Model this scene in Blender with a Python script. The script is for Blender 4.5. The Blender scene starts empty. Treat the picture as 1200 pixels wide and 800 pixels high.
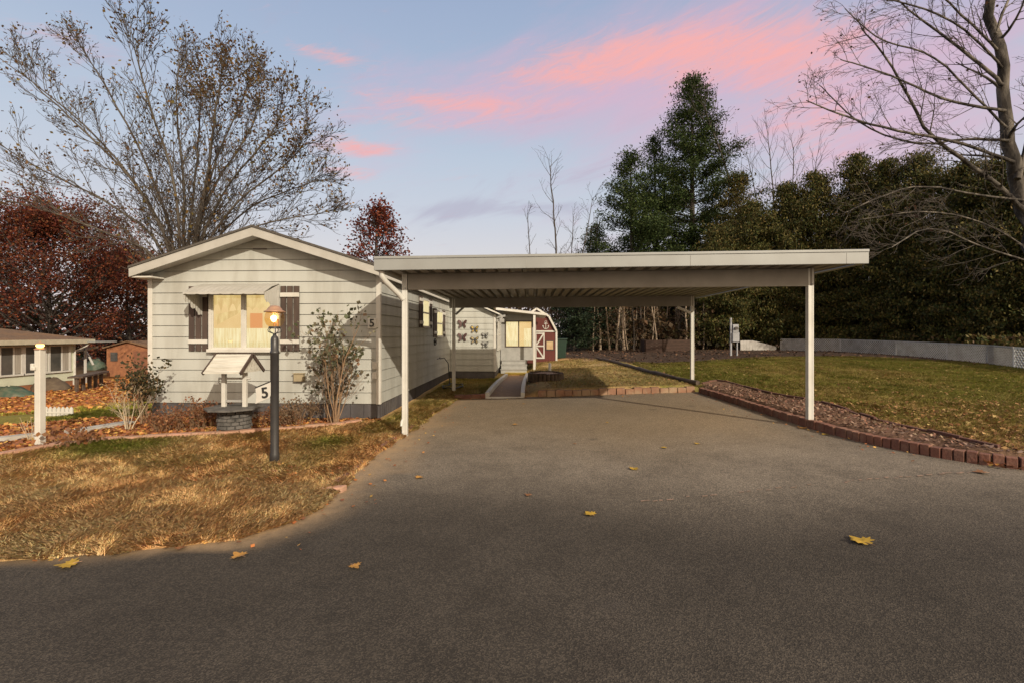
import bpy, math, random
import numpy as np
from mathutils import Vector, Matrix

R = math.radians
rnd = random.Random(5)
rng = np.random.default_rng(11)
scene = bpy.context.scene
COL = scene.collection

# ------------------------------------------------------------------ survey
F, CX, HY, CH = 560.0, 600.0, 391.0, 1.5
YAW = math.atan(22 / 560)
SN, CN = math.sin(YAW), math.cos(YAW)


def at(px, py, d):
    """survey point seen at a bearing, d metres in front of the station"""
    l = (px - CX) / F * d
    return Vector((l * CN - d * SN, l * SN + d * CN, CH - (py - HY) * d / F))


def atY(px, py, Y):
    t = (px - CX) / F
    return at(px, py, Y / (t * SN + CN))


def ss(a, b, x):
    t = np.clip((np.asarray(x, float) - a) / (b - a), 0, 1)
    return t * t * (3 - 2 * t)


DRIVE = np.array([(-60, 0.2), (-9, 2.0), (-5, 2.72), (-3.5, 3.02), (-3.04, 3.15), (-2.54, 3.28), (-2.15, 3.42),
                  (-1.95, 3.70), (-1.83, 3.98), (-1.86, 4.5), (-1.92, 5.57), (-1.88, 6.93), (-1.78, 9.0), (-1.70, 10.85),
                  (0.0, 11.0), (1.3, 11.05), (3.84, 11.15), (3.94, 9.0), (3.96, 6.8), (4.14, 5.8), (4.55, 5.08),
                  (5.2, 4.7), (7, 4.4), (60, 4.0), (60, -25), (-60, -25)], float)


def sdist(X, Y, poly=DRIVE):
    """signed distance to a polygon, positive outside"""
    X = np.asarray(X, float); Y = np.asarray(Y, float)
    best = np.full(X.shape, 1e9); inside = np.zeros(X.shape, bool)
    n = len(poly)
    for i in range(n):
        ax, ay = poly[i]; bx, by = poly[(i + 1) % n]
        ex, ey = bx - ax, by - ay
        t = np.clip(((X - ax) * ex + (Y - ay) * ey) / (ex * ex + ey * ey), 0, 1)
        best = np.minimum(best, np.hypot(X - ax - t * ex, Y - ay - t * ey))
        c = ((ay > Y) != (by > Y)) & (X < (bx - ax) * (Y - ay) / (by - ay + 1e-12) + ax)
        inside ^= c
    return np.where(inside, -best, best)


_pn = rng.uniform(0, 6.28, (12, 2)); _kn = rng.normal(0, 1, (12, 2))


def wob(X, Y, s=1.0):
    """smooth wobble, about -1..1"""
    o = 0
    for i in range(12):
        o = o + np.sin(s * (_kn[i, 0] * X + _kn[i, 1] * Y) + _pn[i, 0])
    return o / 5.0


def dz(X, Y):
    return 0.03 * np.clip(np.asarray(X, float) + 1.9, 0, 5.9)


def tz(X, Y, sd=None):
    X = np.asarray(X, float); Y = np.asarray(Y, float)
    if sd is None:
        sd = sdist(X, Y)
    z = dz(X, Y)
    k = np.clip(sd / 0.12, 0, 1)
    z = z + k * np.where(X > 3.3, 0.10 * ss(3.9, 4.1, X) + 0.012 * np.clip(X - 4.2, 0, 10), 0)
    z = z + k * 0.13 * ss(10.9, 11.3, Y) * ss(-0.25, 0.3, X) * (1 - ss(3.5, 4.2, X))
    z = z + 0.012 * np.clip(Y - 11, 0, 14) * ss(-0.5, 2, X)
    z = z + k * 0.04 * ss(10.9, 12, Y) * (1 - ss(-1, 0.2, X))
    z = z - 0.95 * ss(-7.4, -14.5, X) * ss(6.5, 13, Y)
    z = z + np.clip(sd * 0.35, -0.06, 0.022) + 0.012 * wob(X, Y, 1.7) * np.clip(sd, 0, 1)
    return z


def T(x, y):
    return float(tz(np.array([x]), np.array([y]))[0])


def hit(px, py):
    """where a bearing meets the ground"""
    ds = np.linspace(1.5, 70, 3000)
    l = (px - CX) / F * ds
    X = l * CN - ds * SN; Y = l * SN + ds * CN; Z = CH - (py - HY) * ds / F
    below = Z < tz(X, Y)
    i = int(np.argmax(below)) if below.any() else len(ds) - 1
    return Vector((X[i], Y[i], float(tz(X[i:i + 1], Y[i:i + 1])[0])))


# ------------------------------------------------------------------ object helpers
ORG = {}


def tag(o, label=None, cat=None, group=None, kind=None):
    if label: o['label'] = label
    if cat: o['category'] = cat
    if group: o['group'] = group
    if kind: o['kind'] = kind
    return o


def thing(name, loc, label, cat, group=None):
    o = bpy.data.objects.new(name, None)
    COL.objects.link(o)
    o.location = loc
    o.empty_display_size = 0.2
    ORG[o.name] = Vector(loc)
    return tag(o, label, cat, group)


def link(name, me, parent=None, loc=None):
    o = bpy.data.objects.new(name, me)
    COL.objects.link(o)
    if parent is not None:
        o.parent = parent
        ORG[o.name] = ORG[parent.name]
    else:
        o.location = loc or (0, 0, 0)
        ORG[o.name] = Vector(o.location)
    return o


class MB:
    def __init__(s):
        s.v = []; s.f = []; s.sm = []

    def add(s, vs, fs, smooth=False):
        b = len(s.v)
        s.v.extend([tuple(p) for p in vs])
        s.f.extend([tuple(i + b for i in q) for q in fs])
        s.sm.extend([smooth] * len(fs))
        return s

    def box(s, x0, x1, y0, y1, z0, z1):
        x0, x1 = sorted((x0, x1)); y0, y1 = sorted((y0, y1)); z0, z1 = sorted((z0, z1))
        vs = [(x, y, z) for x in (x0, x1) for y in (y0, y1) for z in (z0, z1)]
        return s.add(vs, [(0, 1, 3, 2), (4, 6, 7, 5), (0, 4, 5, 1), (2, 3, 7, 6), (0, 2, 6, 4), (1, 5, 7, 3)])

    def hexa(s, p):
        """8 corners: bottom ring (ccw from above) then top ring"""
        return s.add(p, [(3, 2, 1, 0), (4, 5, 6, 7), (0, 1, 5, 4), (1, 2, 6, 5), (2, 3, 7, 6), (3, 0, 4, 7)])

    def prism(s, poly, fn, a, b):
        """poly of 2D points put through fn(u, v, w) with w from a to b"""
        n = len(poly)
        vs = [fn(u, v, a) for u, v in poly] + [fn(u, v, b) for u, v in poly]
        fs = [tuple(range(n))[::-1], tuple(range(n, 2 * n))]
        fs += [(i, (i + 1) % n, n + (i + 1) % n, n + i) for i in range(n)]
        return s.add(vs, fs)

    def beam(s, a, b, w, h):
        """rectangular bar from a to b"""
        a = Vector(a); b = Vector(b); d = (b - a).normalized()
        up = Vector((0, 0, 1)) if abs(d.z) < 0.95 else Vector((0, 1, 0))
        x = d.cross(up).normalized() * w / 2; y = x.cross(d).normalized() * h / 2
        p = [a - x - y, a + x - y, a + x + y, a - x + y]
        q = [b - x - y, b + x - y, b + x + y, b - x + y]
        return s.add(p + q, [(0, 1, 2, 3), (7, 6, 5, 4), (4, 5, 1, 0), (5, 6, 2, 1), (6, 7, 3, 2), (7, 4, 0, 3)])

    def tube(s, pts, rad, n=8, caps=True, smooth=True):
        pts = [Vector(p) for p in pts]
        if not hasattr(rad, '__len__'): rad = [rad] * len(pts)
        vs = []; fs = []
        d0 = (pts[1] - pts[0]).normalized()
        ref = Vector((0, 0, 1)) if abs(d0.z) < 0.9 else Vector((1, 0, 0))
        x = d0.cross(ref).normalized()
        for i, p in enumerate(pts):
            a = pts[max(i - 1, 0)]; b = pts[min(i + 1, len(pts) - 1)]
            d = (b - a).normalized()
            x = (x - d * x.dot(d)).normalized(); y = d.cross(x)
            for k in range(n):
                t = 2 * math.pi * k / n
                vs.append(p + (x * math.cos(t) + y * math.sin(t)) * rad[i])
        for i in range(len(pts) - 1):
            for k in range(n):
                a = i * n + k; b = i * n + (k + 1) % n
                fs.append((a, b, b + n, a + n))
        s.add(vs, fs, smooth)
        if caps and n > 2:
            m = (len(pts) - 1) * n
            s.add([vs[k] for k in range(n)], [tuple(range(n))[::-1]])
            s.add([vs[m + k] for k in range(n)], [tuple(range(n))])
        return s

    def lathe(s, c, prof, n=20, smooth=True):
        """prof: (radius, z) pairs round a vertical axis at c"""
        c = Vector(c); vs = []; fs = []
        for r, z in prof:
            for k in range(n):
                t = 2 * math.pi * k / n
                vs.append(c + Vector((r * math.cos(t), r * math.sin(t), z)))
        for i in range(len(prof) - 1):
            for k in range(n):
                a = i * n + k; b = i * n + (k + 1) % n
                fs.append((a, b, b + n, a + n))
        return s.add(vs, fs, smooth)

    def build(s, name, mat, parent=None, bevel=0, loc=None):
        org = ORG[parent.name] if parent is not None else Vector(loc or (0, 0, 0))
        me = bpy.data.meshes.new(name)
        me.from_pydata([(p[0] - org.x, p[1] - org.y, p[2] - org.z) for p in s.v], [], s.f)
        me.polygons.foreach_set('use_smooth', s.sm)
        me.materials.append(mat)
        me.update()
        o = link(name, me, parent, loc)
        if bevel:
            m = o.modifiers.new('edge', 'BEVEL'); m.width = bevel; m.segments = 2; m.limit_method = 'ANGLE'; m.angle_limit = R(40)
        return o


def np_mesh(name, V, Fc, mat, col=None, smooth=False, parent=None, loc=(0, 0, 0)):
    """V (n,3), Fc (m,k) -> object; col (m,3) per-face colour"""
    V = np.asarray(V, np.float32); Fc = np.asarray(Fc, np.int32)
    org = np.array(ORG[parent.name] if parent is not None else Vector(loc), np.float32)
    V = V - org
    m, k = Fc.shape
    me = bpy.data.meshes.new(name)
    me.vertices.add(len(V)); me.vertices.foreach_set('co', V.ravel())
    me.loops.add(m * k); me.loops.foreach_set('vertex_index', Fc.ravel())
    me.polygons.add(m)
    me.polygons.foreach_set('loop_start', np.arange(0, m * k, k, dtype=np.int32))
    me.polygons.foreach_set('loop_total', np.full(m, k, np.int32))
    if smooth: me.polygons.foreach_set('use_smooth', np.ones(m, bool))
    if col is not None:
        a = me.attributes.new('col', 'FLOAT_COLOR', 'FACE')
        c = np.ones((m, 4), np.float32); c[:, :3] = col
        a.data.foreach_set('color', c.ravel())
    me.materials.append(mat)
    me.update(calc_edges=True); me.validate()
    return link(name, me, parent, loc)


def text_mesh(s, size, depth=0.004):
    cu = bpy.data.curves.new('txt', 'FONT'); cu.body = s; cu.size = size; cu.extrude = depth
    cu.align_x = 'CENTER'; cu.align_y = 'CENTER'; cu.resolution_u = 4; cu.offset = size * 0.02
    o = bpy.data.objects.new('txt', cu); COL.objects.link(o)
    dg = bpy.context.evaluated_depsgraph_get()
    me = bpy.data.meshes.new_from_object(o.evaluated_get(dg))
    bpy.data.objects.remove(o); bpy.data.curves.remove(cu)
    return me


def put_text(name, s, size, mat, parent, M):
    me = text_mesh(s, size)
    me.transform(M)
    me.transform(Matrix.Translation(-ORG[parent.name]))
    me.materials.clear(); me.materials.append(mat)
    return link(name, me, parent)


# ------------------------------------------------------------------ materials
def nodes(name):
    m = bpy.data.materials.new(name); m.use_nodes = True
    nt = m.node_tree; nt.nodes.clear()
    out = nt.nodes.new('ShaderNodeOutputMaterial')
    return m, nt, out


def N(nt, t, **kw):
    n = nt.nodes.new(t)
    for k, v in kw.items(): setattr(n, k, v)
    return n


def L(nt, a, b): nt.links.new(a, b)


def mat(name, c1, c2=None, rough=0.7, scale=6.0, detail=6, bump=0.0, bscale=None, stretch=(1, 1, 1), spec=0.4, metal=0.0,
        c3=None, scale2=0.8, amt3=0.6, lo=0.35, hi=0.65):
    m, nt, out = nodes(name)
    p = N(nt, 'ShaderNodeBsdfPrincipled')
    p.inputs['Roughness'].default_value = rough; p.inputs['Metallic'].default_value = metal
    p.inputs['Specular IOR Level'].default_value = spec
    L(nt, p.outputs[0], out.inputs[0])
    tc = N(nt, 'ShaderNodeTexCoord'); mp = N(nt, 'ShaderNodeMapping'); mp.inputs['Scale'].default_value = stretch
    L(nt, tc.outputs['Object'], mp.inputs[0])
    c2 = c2 or tuple(x * 0.85 for x in c1)
    nz = N(nt, 'ShaderNodeTexNoise'); nz.inputs['Scale'].default_value = scale; nz.inputs['Detail'].default_value = detail
    L(nt, mp.outputs[0], nz.inputs['Vector'])
    r = N(nt, 'ShaderNodeValToRGB')
    r.color_ramp.elements[0].position = lo; r.color_ramp.elements[1].position = hi
    r.color_ramp.elements[0].color = (*c1, 1); r.color_ramp.elements[1].color = (*c2, 1)
    L(nt, nz.outputs['Fac'], r.inputs[0])
    colr = r.outputs[0]
    if c3:
        n2 = N(nt, 'ShaderNodeTexNoise'); n2.inputs['Scale'].default_value = scale2; n2.inputs['Detail'].default_value = 8
        n2.inputs['Roughness'].default_value = 0.65
        L(nt, mp.outputs[0], n2.inputs['Vector'])
        r2 = N(nt, 'ShaderNodeValToRGB'); r2.color_ramp.elements[0].position = 0.45; r2.color_ramp.elements[1].position = 0.68
        r2.color_ramp.elements[0].color = (0, 0, 0, 1); r2.color_ramp.elements[1].color = (amt3, amt3, amt3, 1)
        L(nt, n2.outputs['Fac'], r2.inputs[0])
        mx = N(nt, 'ShaderNodeMix', data_type='RGBA'); mx.inputs[7].default_value = (*c3, 1)
        L(nt, r2.outputs[0], mx.inputs[0]); L(nt, colr, mx.inputs[6]); colr = mx.outputs[2]
    L(nt, colr, p.inputs['Base Color'])
    if bump:
        b = N(nt, 'ShaderNodeBump'); b.inputs['Strength'].default_value = bump; b.inputs['Distance'].default_value = 0.02
        n3 = N(nt, 'ShaderNodeTexNoise'); n3.inputs['Scale'].default_value = bscale or scale * 3; n3.inputs['Detail'].default_value = 6
        L(nt, mp.outputs[0], n3.inputs['Vector']); L(nt, n3.outputs['Fac'], b.inputs['Height'])
        L(nt, b.outputs[0], p.inputs['Normal'])
    return m


def leaf_mat(name, trans=0.35, rough=0.6, spec=0.25):
    """colour per leaf from the mesh, some light passing through"""
    m, nt, out = nodes(name)
    a = N(nt, 'ShaderNodeAttribute', attribute_name='col')
    p = N(nt, 'ShaderNodeBsdfPrincipled'); p.inputs['Roughness'].default_value = rough
    p.inputs['Specular IOR Level'].default_value = spec
    L(nt, a.outputs['Color'], p.inputs['Base Color'])
    t = N(nt, 'ShaderNodeBsdfTranslucent'); L(nt, a.outputs['Color'], t.inputs[0])
    mx = N(nt, 'ShaderNodeMixShader'); mx.inputs[0].default_value = trans
    L(nt, p.outputs[0], mx.inputs[1]); L(nt, t.outputs[0], mx.inputs[2]); L(nt, mx.outputs[0], out.inputs[0])
    return m


def emit(name, c, s, c2=None, scale=3.0, stretch=(1, 1, 1)):
    m, nt, out = nodes(name)
    e = N(nt, 'ShaderNodeEmission'); e.inputs[1].default_value = s; e.inputs[0].default_value = (*c, 1)
    if c2:
        tc = N(nt, 'ShaderNodeTexCoord'); mp = N(nt, 'ShaderNodeMapping'); mp.inputs['Scale'].default_value = stretch
        L(nt, tc.outputs['Object'], mp.inputs[0])
        nz = N(nt, 'ShaderNodeTexNoise'); nz.inputs['Scale'].default_value = scale; nz.inputs['Detail'].default_value = 3
        L(nt, mp.outputs[0], nz.inputs['Vector'])
        r = N(nt, 'ShaderNodeValToRGB'); r.color_ramp.elements[0].position = 0.35; r.color_ramp.elements[1].position = 0.65
        r.color_ramp.elements[0].color = (*c, 1); r.color_ramp.elements[1].color = (*c2, 1)
        L(nt, nz.outputs['Fac'], r.inputs[0]); L(nt, r.outputs[0], e.inputs[0])
    L(nt, e.outputs[0], out.inputs[0])
    return m


def glass(name, tint=(1, 1, 1), gloss=0.12):
    m, nt, out = nodes(name)
    t = N(nt, 'ShaderNodeBsdfTransparent'); t.inputs[0].default_value = (*tint, 1)
    g = N(nt, 'ShaderNodeBsdfGlossy'); g.inputs['Roughness'].default_value = 0.03
    mx = N(nt, 'ShaderNodeMixShader'); mx.inputs[0].default_value = gloss
    L(nt, t.outputs[0], mx.inputs[1]); L(nt, g.outputs[0], mx.inputs[2]); L(nt, mx.outputs[0], out.inputs[0])
    return m


M = {}
M['siding'] = mat('white_siding', (.39, .402, .38), (.355, .362, .338), .55, 1.6, c3=(.25, .245, .215), scale2=1.6, amt3=.45, stretch=(2.2, 2.2, .4))
M['trim'] = mat('white_trim', (.52, .515, .485), (.47, .46, .425), .5, 4, c3=(.36, .345, .31), scale2=3, amt3=.3)
M['alum'] = mat('painted_aluminium', (.245, .26, .262), (.22, .232, .234), .42, 2.5, c3=(.18, .18, .17), scale2=1.5, amt3=.35, spec=.5)
M['rake'] = mat('rake_paint', (.38, .375, .355), (.34, .335, .31), .5, 4, c3=(.27, .26, .23), scale2=3, amt3=.4)
M['weathered'] = mat('weathered_white', (.54, .53, .48), (.44, .43, .38), .75, 9, stretch=(.3, 4, 4), c3=(.22, .2, .16), scale2=6, amt3=.6)
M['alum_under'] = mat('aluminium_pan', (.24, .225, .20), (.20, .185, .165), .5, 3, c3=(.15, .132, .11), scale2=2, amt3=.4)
M['skirt'] = mat('dark_skirting', (.075, .07, .075), (.055, .05, .052), .7, 5, c3=(.12, .11, .1), scale2=3, amt3=.5, bump=.2)
M['shingle'] = mat('dark_shingle', (.06, .055, .05), (.09, .08, .07), .9, 30, bump=.4)
M['brown'] = mat('brown_slat', (.075, .052, .042), (.05, .035, .03), .7, 14, stretch=(1, 1, .2))
M['grey_wood'] = mat('grey_paint', (.30, .30, .29), (.25, .25, .24), .7, 6)
M['black'] = mat('black_metal', (.022, .022, .024), (.032, .031, .032), .42, 8, spec=.5)
M['ink'] = mat('black_paint', (.015, .015, .015), (.02, .02, .02), .6)
M['stone_dark'] = mat('dark_stone', (.06, .058, .055), (.11, .105, .1), .9, 8, bump=.5, bscale=25)
M['copper'] = mat('copper_cap', (.42, .26, .17), (.34, .2, .13), .45, 10, metal=.3)
M['brick'] = mat('red_brick', (.17, .075, .052), (.11, .05, .038), .9, 7, c3=(.22, .14, .10), scale2=5, amt3=.6, bump=.4, bscale=40)
M['terra'] = mat('terracotta_block', (.27, .145, .09), (.19, .10, .065), .9, 5, c3=(.34, .26, .17), scale2=2.5, amt3=.9, bump=.4, bscale=40)
M['pink'] = mat('pink_concrete', (.40, .23, .17), (.32, .18, .12), .9, 6, c3=(.30, .22, .15), scale2=4, amt3=.7, bump=.4, bscale=40)
M['concrete'] = mat('pale_concrete', (.40, .39, .37), (.32, .31, .29), .9, 6, c3=(.25, .22, .18), scale2=3, amt3=.5, bump=.3, bscale=50)
M['timber'] = mat('old_timber', (.085, .06, .045), (.05, .036, .028), .9, 10, stretch=(1, .3, 1), bump=.5, c3=(.13, .1, .08), scale2=4)
M['edge_red'] = mat('faded_red_edging', (.13, .06, .045), (.085, .042, .034), .9, 9, bump=.4)
M['deckboard'] = mat('brown_boards', (.30, .20, .13), (.21, .14, .09), .8, 8, stretch=(1, 4, 1), bump=.3)
M['barn'] = mat('barn_red', (.10, .022, .016), (.075, .017, .013), .7, 9, stretch=(4, 4, .4), c3=(.10, .02, .015), scale2=3)
M['mint'] = mat('mint_siding', (.50, .53, .42), (.45, .48, .38), .7, 3, c3=(.38, .4, .32), scale2=2, amt3=.4)
M['roof_brown'] = mat('brown_roof', (.16, .10, .06), (.10, .065, .042), .9, 12, c3=(.22, .12, .05), scale2=1.5, bump=.4)
M['rust'] = mat('rusty_panel', (.30, .13, .06), (.22, .09, .045), .85, 6, c3=(.14, .06, .035), scale2=2)
M['tarp'] = mat('green_tarp', (.05, .085, .06), (.03, .055, .04), .6, 5, bump=1.0, bscale=6, c3=(.14, .12, .08), scale2=4)
M['green_plastic'] = mat('green_plastic', (.008, .032, .02), (.007, .024, .016), .5)
M['grey_metal'] = mat('grey_metal', (.26, .27, .29), (.22, .23, .25), .5, 6, spec=.5)
M['hose'] = mat('black_hose', (.02, .025, .02), None, .5)
M['dark_pane'] = mat('dark_window', (.05, .05, .05), (.09, .085, .08), .12, 2, spec=.6)
M['curtain_grey'] = mat('grey_curtain', (.33, .31, .27), (.23, .21, .18), .9, 16, stretch=(1, 1, .05))
M['glass'] = glass('window_glass', (1, 1, .98), .10)
M['globe'] = glass('lamp_globe', (1, .86, .62), .10)
M['room'] = emit('lit_room', (.82, .54, .21), .95, (.95, .70, .32), 1.6)
M['sheer'] = emit('lit_sheer_curtain', (1.0, .88, .52), .98, (.86, .66, .30), 26, (1, 1, .12))
M['valance'] = emit('lit_valance', (.92, .70, .30), .95, (.70, .46, .16), 12, (1, 1, .3))
M['orange'] = emit('lit_lampshade', (.85, .34, .1), .9)
M['flame'] = emit('lamp_bulb', (1, .62, .25), 14)
M['flame2'] = emit('lantern_glow', (1, .55, .16), 5)
M['bark_grey'] = mat('grey_bark', (.075, .062, .048), (.045, .036, .03), .9, 9, stretch=(1, 1, .25), bump=.5, c3=(.12, .11, .09), scale2=1.5)
M['bark_dark'] = mat('dark_bark', (.05, .041, .035), (.032, .027, .024), .9, 9, stretch=(1, 1, .25), bump=.5, c3=(.08, .07, .06), scale2=1.2)
M['bark_pale'] = mat('pale_bark', (.30, .24, .18), (.17, .13, .1), .9, 5, stretch=(1, 1, .25), bump=.4)
M['leaf'] = leaf_mat('leaf')
M['needle'] = leaf_mat('needle', .2, .65)
M['litter'] = leaf_mat('litter', .1, .8, .15)
M['blade'] = leaf_mat('blade', .25, .7, .15)
M['chip'] = leaf_mat('bark_chip', 0.0, .9, .1)


def asphalt():
    m, nt, out = nodes('asphalt')
    p = N(nt, 'ShaderNodeBsdfPrincipled'); p.inputs['Roughness'].default_value = .88; p.inputs['Specular IOR Level'].default_value = .25
    L(nt, p.outputs[0], out.inputs[0])
    tc = N(nt, 'ShaderNodeTexCoord')

    def noise(s, d=6, r=.6):
        n = N(nt, 'ShaderNodeTexNoise'); n.inputs['Scale'].default_value = s; n.inputs['Detail'].default_value = d; n.inputs['Roughness'].default_value = r
        L(nt, tc.outputs['Object'], n.inputs['Vector']); return n.outputs['Fac']

    def ramp(f, a, b, ca, cb):
        r = N(nt, 'ShaderNodeValToRGB'); r.color_ramp.elements[0].position = a; r.color_ramp.elements[1].position = b
        r.color_ramp.elements[0].color = (*ca, 1); r.color_ramp.elements[1].color = (*cb, 1); L(nt, f, r.inputs[0]); return r.outputs[0]

    def mix(f, a, b, mode='MIX'):
        x = N(nt, 'ShaderNodeMix', data_type='RGBA', blend_type=mode)
        if isinstance(f, float): x.inputs[0].default_value = f
        else: L(nt, f, x.inputs[0])
        for s, v in ((6, a), (7, b)):
            if isinstance(v, tuple): x.inputs[s].default_value = (*v, 1)
            else: L(nt, v, x.inputs[s])
        return x.outputs[2]
    big = ramp(noise(.55, 5), .38, .66, (.145, .127, .105), (.20, .176, .147))
    c = mix(ramp(noise(2.6, 6, .7), .45, .7, (0, 0, 0), (.55, .55, .55)), big, (.085, .074, .062))
    # foreground shade painted into the asphalt colour, towards the camera
    att = N(nt, 'ShaderNodeAttribute', attribute_name='front_shade')
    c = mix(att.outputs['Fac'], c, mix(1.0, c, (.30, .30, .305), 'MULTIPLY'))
    atd = N(nt, 'ShaderNodeAttribute', attribute_name='lit_tan')
    c = mix(atd.outputs['Fac'], c, (.27, .205, .13))  # painted light: tan brightens the asphalt round and under the carport
    # stones of the wearing course
    vo = N(nt, 'ShaderNodeTexVoronoi'); vo.inputs['Scale'].default_value = 150
    L(nt, tc.outputs['Object'], vo.inputs['Vector'])
    sep = N(nt, 'ShaderNodeSeparateColor'); L(nt, vo.outputs['Color'], sep.inputs[0])
    st = ramp(sep.outputs[0], .35, 1.0, (.62, .62, .62), (1.75, 1.70, 1.60))
    c = mix(.85, c, st, 'MULTIPLY')
    st2 = ramp(noise(30, 4, .75), .34, .68, (.86, .86, .86), (1.14, 1.13, 1.12))
    c = mix(.8, c, st2, 'MULTIPLY')
    # sandy spill along the lawn edge, from an attribute of the mesh
    at_ = N(nt, 'ShaderNodeAttribute', attribute_name='sand')
    mul = N(nt, 'ShaderNodeMath', operation='MULTIPLY'); L(nt, at_.outputs['Fac'], mul.inputs[0])
    L(nt, ramp(noise(7, 6, .7), .3, .62, (.45, .45, .45), (1, 1, 1)), mul.inputs[1])
    c = mix(mul.outputs[0], c, (.34, .24, .14))
    # oil spots and a faint damp stain
    c = mix(ramp(noise(1.1, 8, .72), .60, .74, (0, 0, 0), (.42, .42, .42)), c, (.05, .045, .04))
    vs_ = N(nt, 'ShaderNodeTexVoronoi'); vs_.inputs['Scale'].default_value = .9; L(nt, tc.outputs['Object'], vs_.inputs['Vector'])
    c = mix(ramp(vs_.outputs['Distance'], .04, .10, (.5, .5, .5), (0, 0, 0)), c, (.045, .04, .036))
    # cracks
    at2 = N(nt, 'ShaderNodeAttribute', attribute_name='crack')
    c = mix(at2.outputs['Fac'], c, (.13, .095, .07))
    L(nt, c, p.inputs['Base Color'])
    b = N(nt, 'ShaderNodeBump'); b.inputs['Strength'].default_value = .6; b.inputs['Distance'].default_value = .004
    add = N(nt, 'ShaderNodeMath', operation='ADD'); L(nt, vo.outputs['Distance'], add.inputs[0]); L(nt, noise(60, 4), add.inputs[1])
    L(nt, add.outputs[0], b.inputs['Height']); L(nt, b.outputs[0], p.inputs['Normal'])
    return m


def ground_mat():
    m, nt, out = nodes('earth_and_turf')
    p = N(nt, 'ShaderNodeBsdfPrincipled'); p.inputs['Roughness'].default_value = .95; p.inputs['Specular IOR Level'].default_value = .1
    L(nt, p.outputs[0], out.inputs[0])
    a = N(nt, 'ShaderNodeAttribute', attribute_name='cover')
    tc = N(nt, 'ShaderNodeTexCoord')
    n = N(nt, 'ShaderNodeTexNoise'); n.inputs['Scale'].default_value = 28; n.inputs['Detail'].default_value = 8; n.inputs['Roughness'].default_value = .75
    L(nt, tc.outputs['Object'], n.inputs['Vector'])
    r = N(nt, 'ShaderNodeValToRGB'); r.color_ramp.elements[0].position = .3; r.color_ramp.elements[1].position = .7
    r.color_ramp.elements[0].color = (.5, .48, .45, 1); r.color_ramp.elements[1].color = (1.45, 1.4, 1.3, 1)
    L(nt, n.outputs['Fac'], r.inputs[0])
    x = N(nt, 'ShaderNodeMix', data_type='RGBA', blend_type='MULTIPLY'); x.inputs[0].default_value = 1
    L(nt, a.outputs['Color'], x.inputs[6]); L(nt, r.outputs[0], x.inputs[7]); L(nt, x.outputs[2], p.inputs['Base Color'])
    b = N(nt, 'ShaderNodeBump'); b.inputs['Strength'].default_value = .8; b.inputs['Distance'].default_value = .03
    L(nt, n.outputs['Fac'], b.inputs['Height']); L(nt, b.outputs[0], p.inputs['Normal'])
    return m


# ------------------------------------------------------------------ ground
def axis(lo, a, b, hi, step):
    fine = np.arange(a, b, step)
    def out(start, end):
        pts = []; x = start; s = step
        while abs(x - start) < abs(end - start):
            s *= 1.12; x += s if end > start else -s; pts.append(x)
        return np.array(pts)
    return np.concatenate([out(a, lo)[::-1], fine, out(b, hi)])


def grid(xs, ys):
    X, Y = np.meshgrid(xs, ys); nx, ny = len(xs), len(ys)
    i = np.arange(nx * ny).reshape(ny, nx)
    Fc = np.stack([i[:-1, :-1], i[:-1, 1:], i[1:, 1:], i[1:, :-1]], -1).reshape(-1, 4)
    return X.ravel(), Y.ravel(), Fc


# zones of the ground (plan polygons)
edgL = [hit(*p) for p in [(-70, 548), (0, 535), (45, 527), (88, 518), (140, 515), (200, 512), (268, 509), (330, 503), (385, 500), (424, 494)]]
BED_FRONT = np.array([(p.x, p.y) for p in edgL] + [(-2.5, 8.0), (-2.7, 8.3), (-6.8, 8.3), (-7.6, 8.1), (-9.2, 7.2), (-12, 6.2)])
inner = [hit(*p) for p in [(822, 449), (843, 444.5), (880, 455), (913, 463.5), (940, 467), (962, 471), (990, 479), (1018, 490), (1065, 501), (1116, 512), (1160, 522), (1200, 533)]]
outer = [Vector((x, y, 0)) for x, y in [(3.9, 11.1), (3.94, 9.0), (3.96, 6.8), (4.14, 5.8), (4.55, 5.08), (5.2, 4.7), (7, 4.4)]]
BED_RIGHT = np.array([(p.x, p.y) for p in inner] + [(p.x, p.y) for p in outer[::-1]])
logp = [hit(*p) for p in [(818, 451), (795, 446), (770, 440), (750, 434), (730, 428), (712, 423.5), (697, 420)]]
PAD = np.array([(p.x, p.y) for p in logp] + [(logp[-1].x - 3.2, logp[-1].y), (-0.3, 15.5), (-0.05, 11.2), (3.7, 11.2)])
MULCH_BACK = np.array([(1.5, 22), (4.5, 17.5), (6, 18.2), (8.5, 19.5), (11, 21.5), (13.3, 21.0), (14.9, 17.5), (14.3, 14.2), (15.4, 10), (40, 9), (60, 60), (-10, 60), (-6, 24)])

DRYC = np.array((.50, .33, .15)); GREENC = np.array((.17, .17, .04)); LEAFC = np.array((.46, .20, .06)); MULCHC = np.array((.06, .043, .034))  # MULCHC is darkened to carry the shade of the back trees


def patch(X, Y):
    """-1..1 straw to brown thatch patches"""
    return np.clip(.6 * wob(X + 31, Y - 7, 2.3) + .45 * wob(X - 11, Y + 5, 6.1) + .25 * wob(X, Y + 40, 14), -1.2, 1.2)


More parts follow.
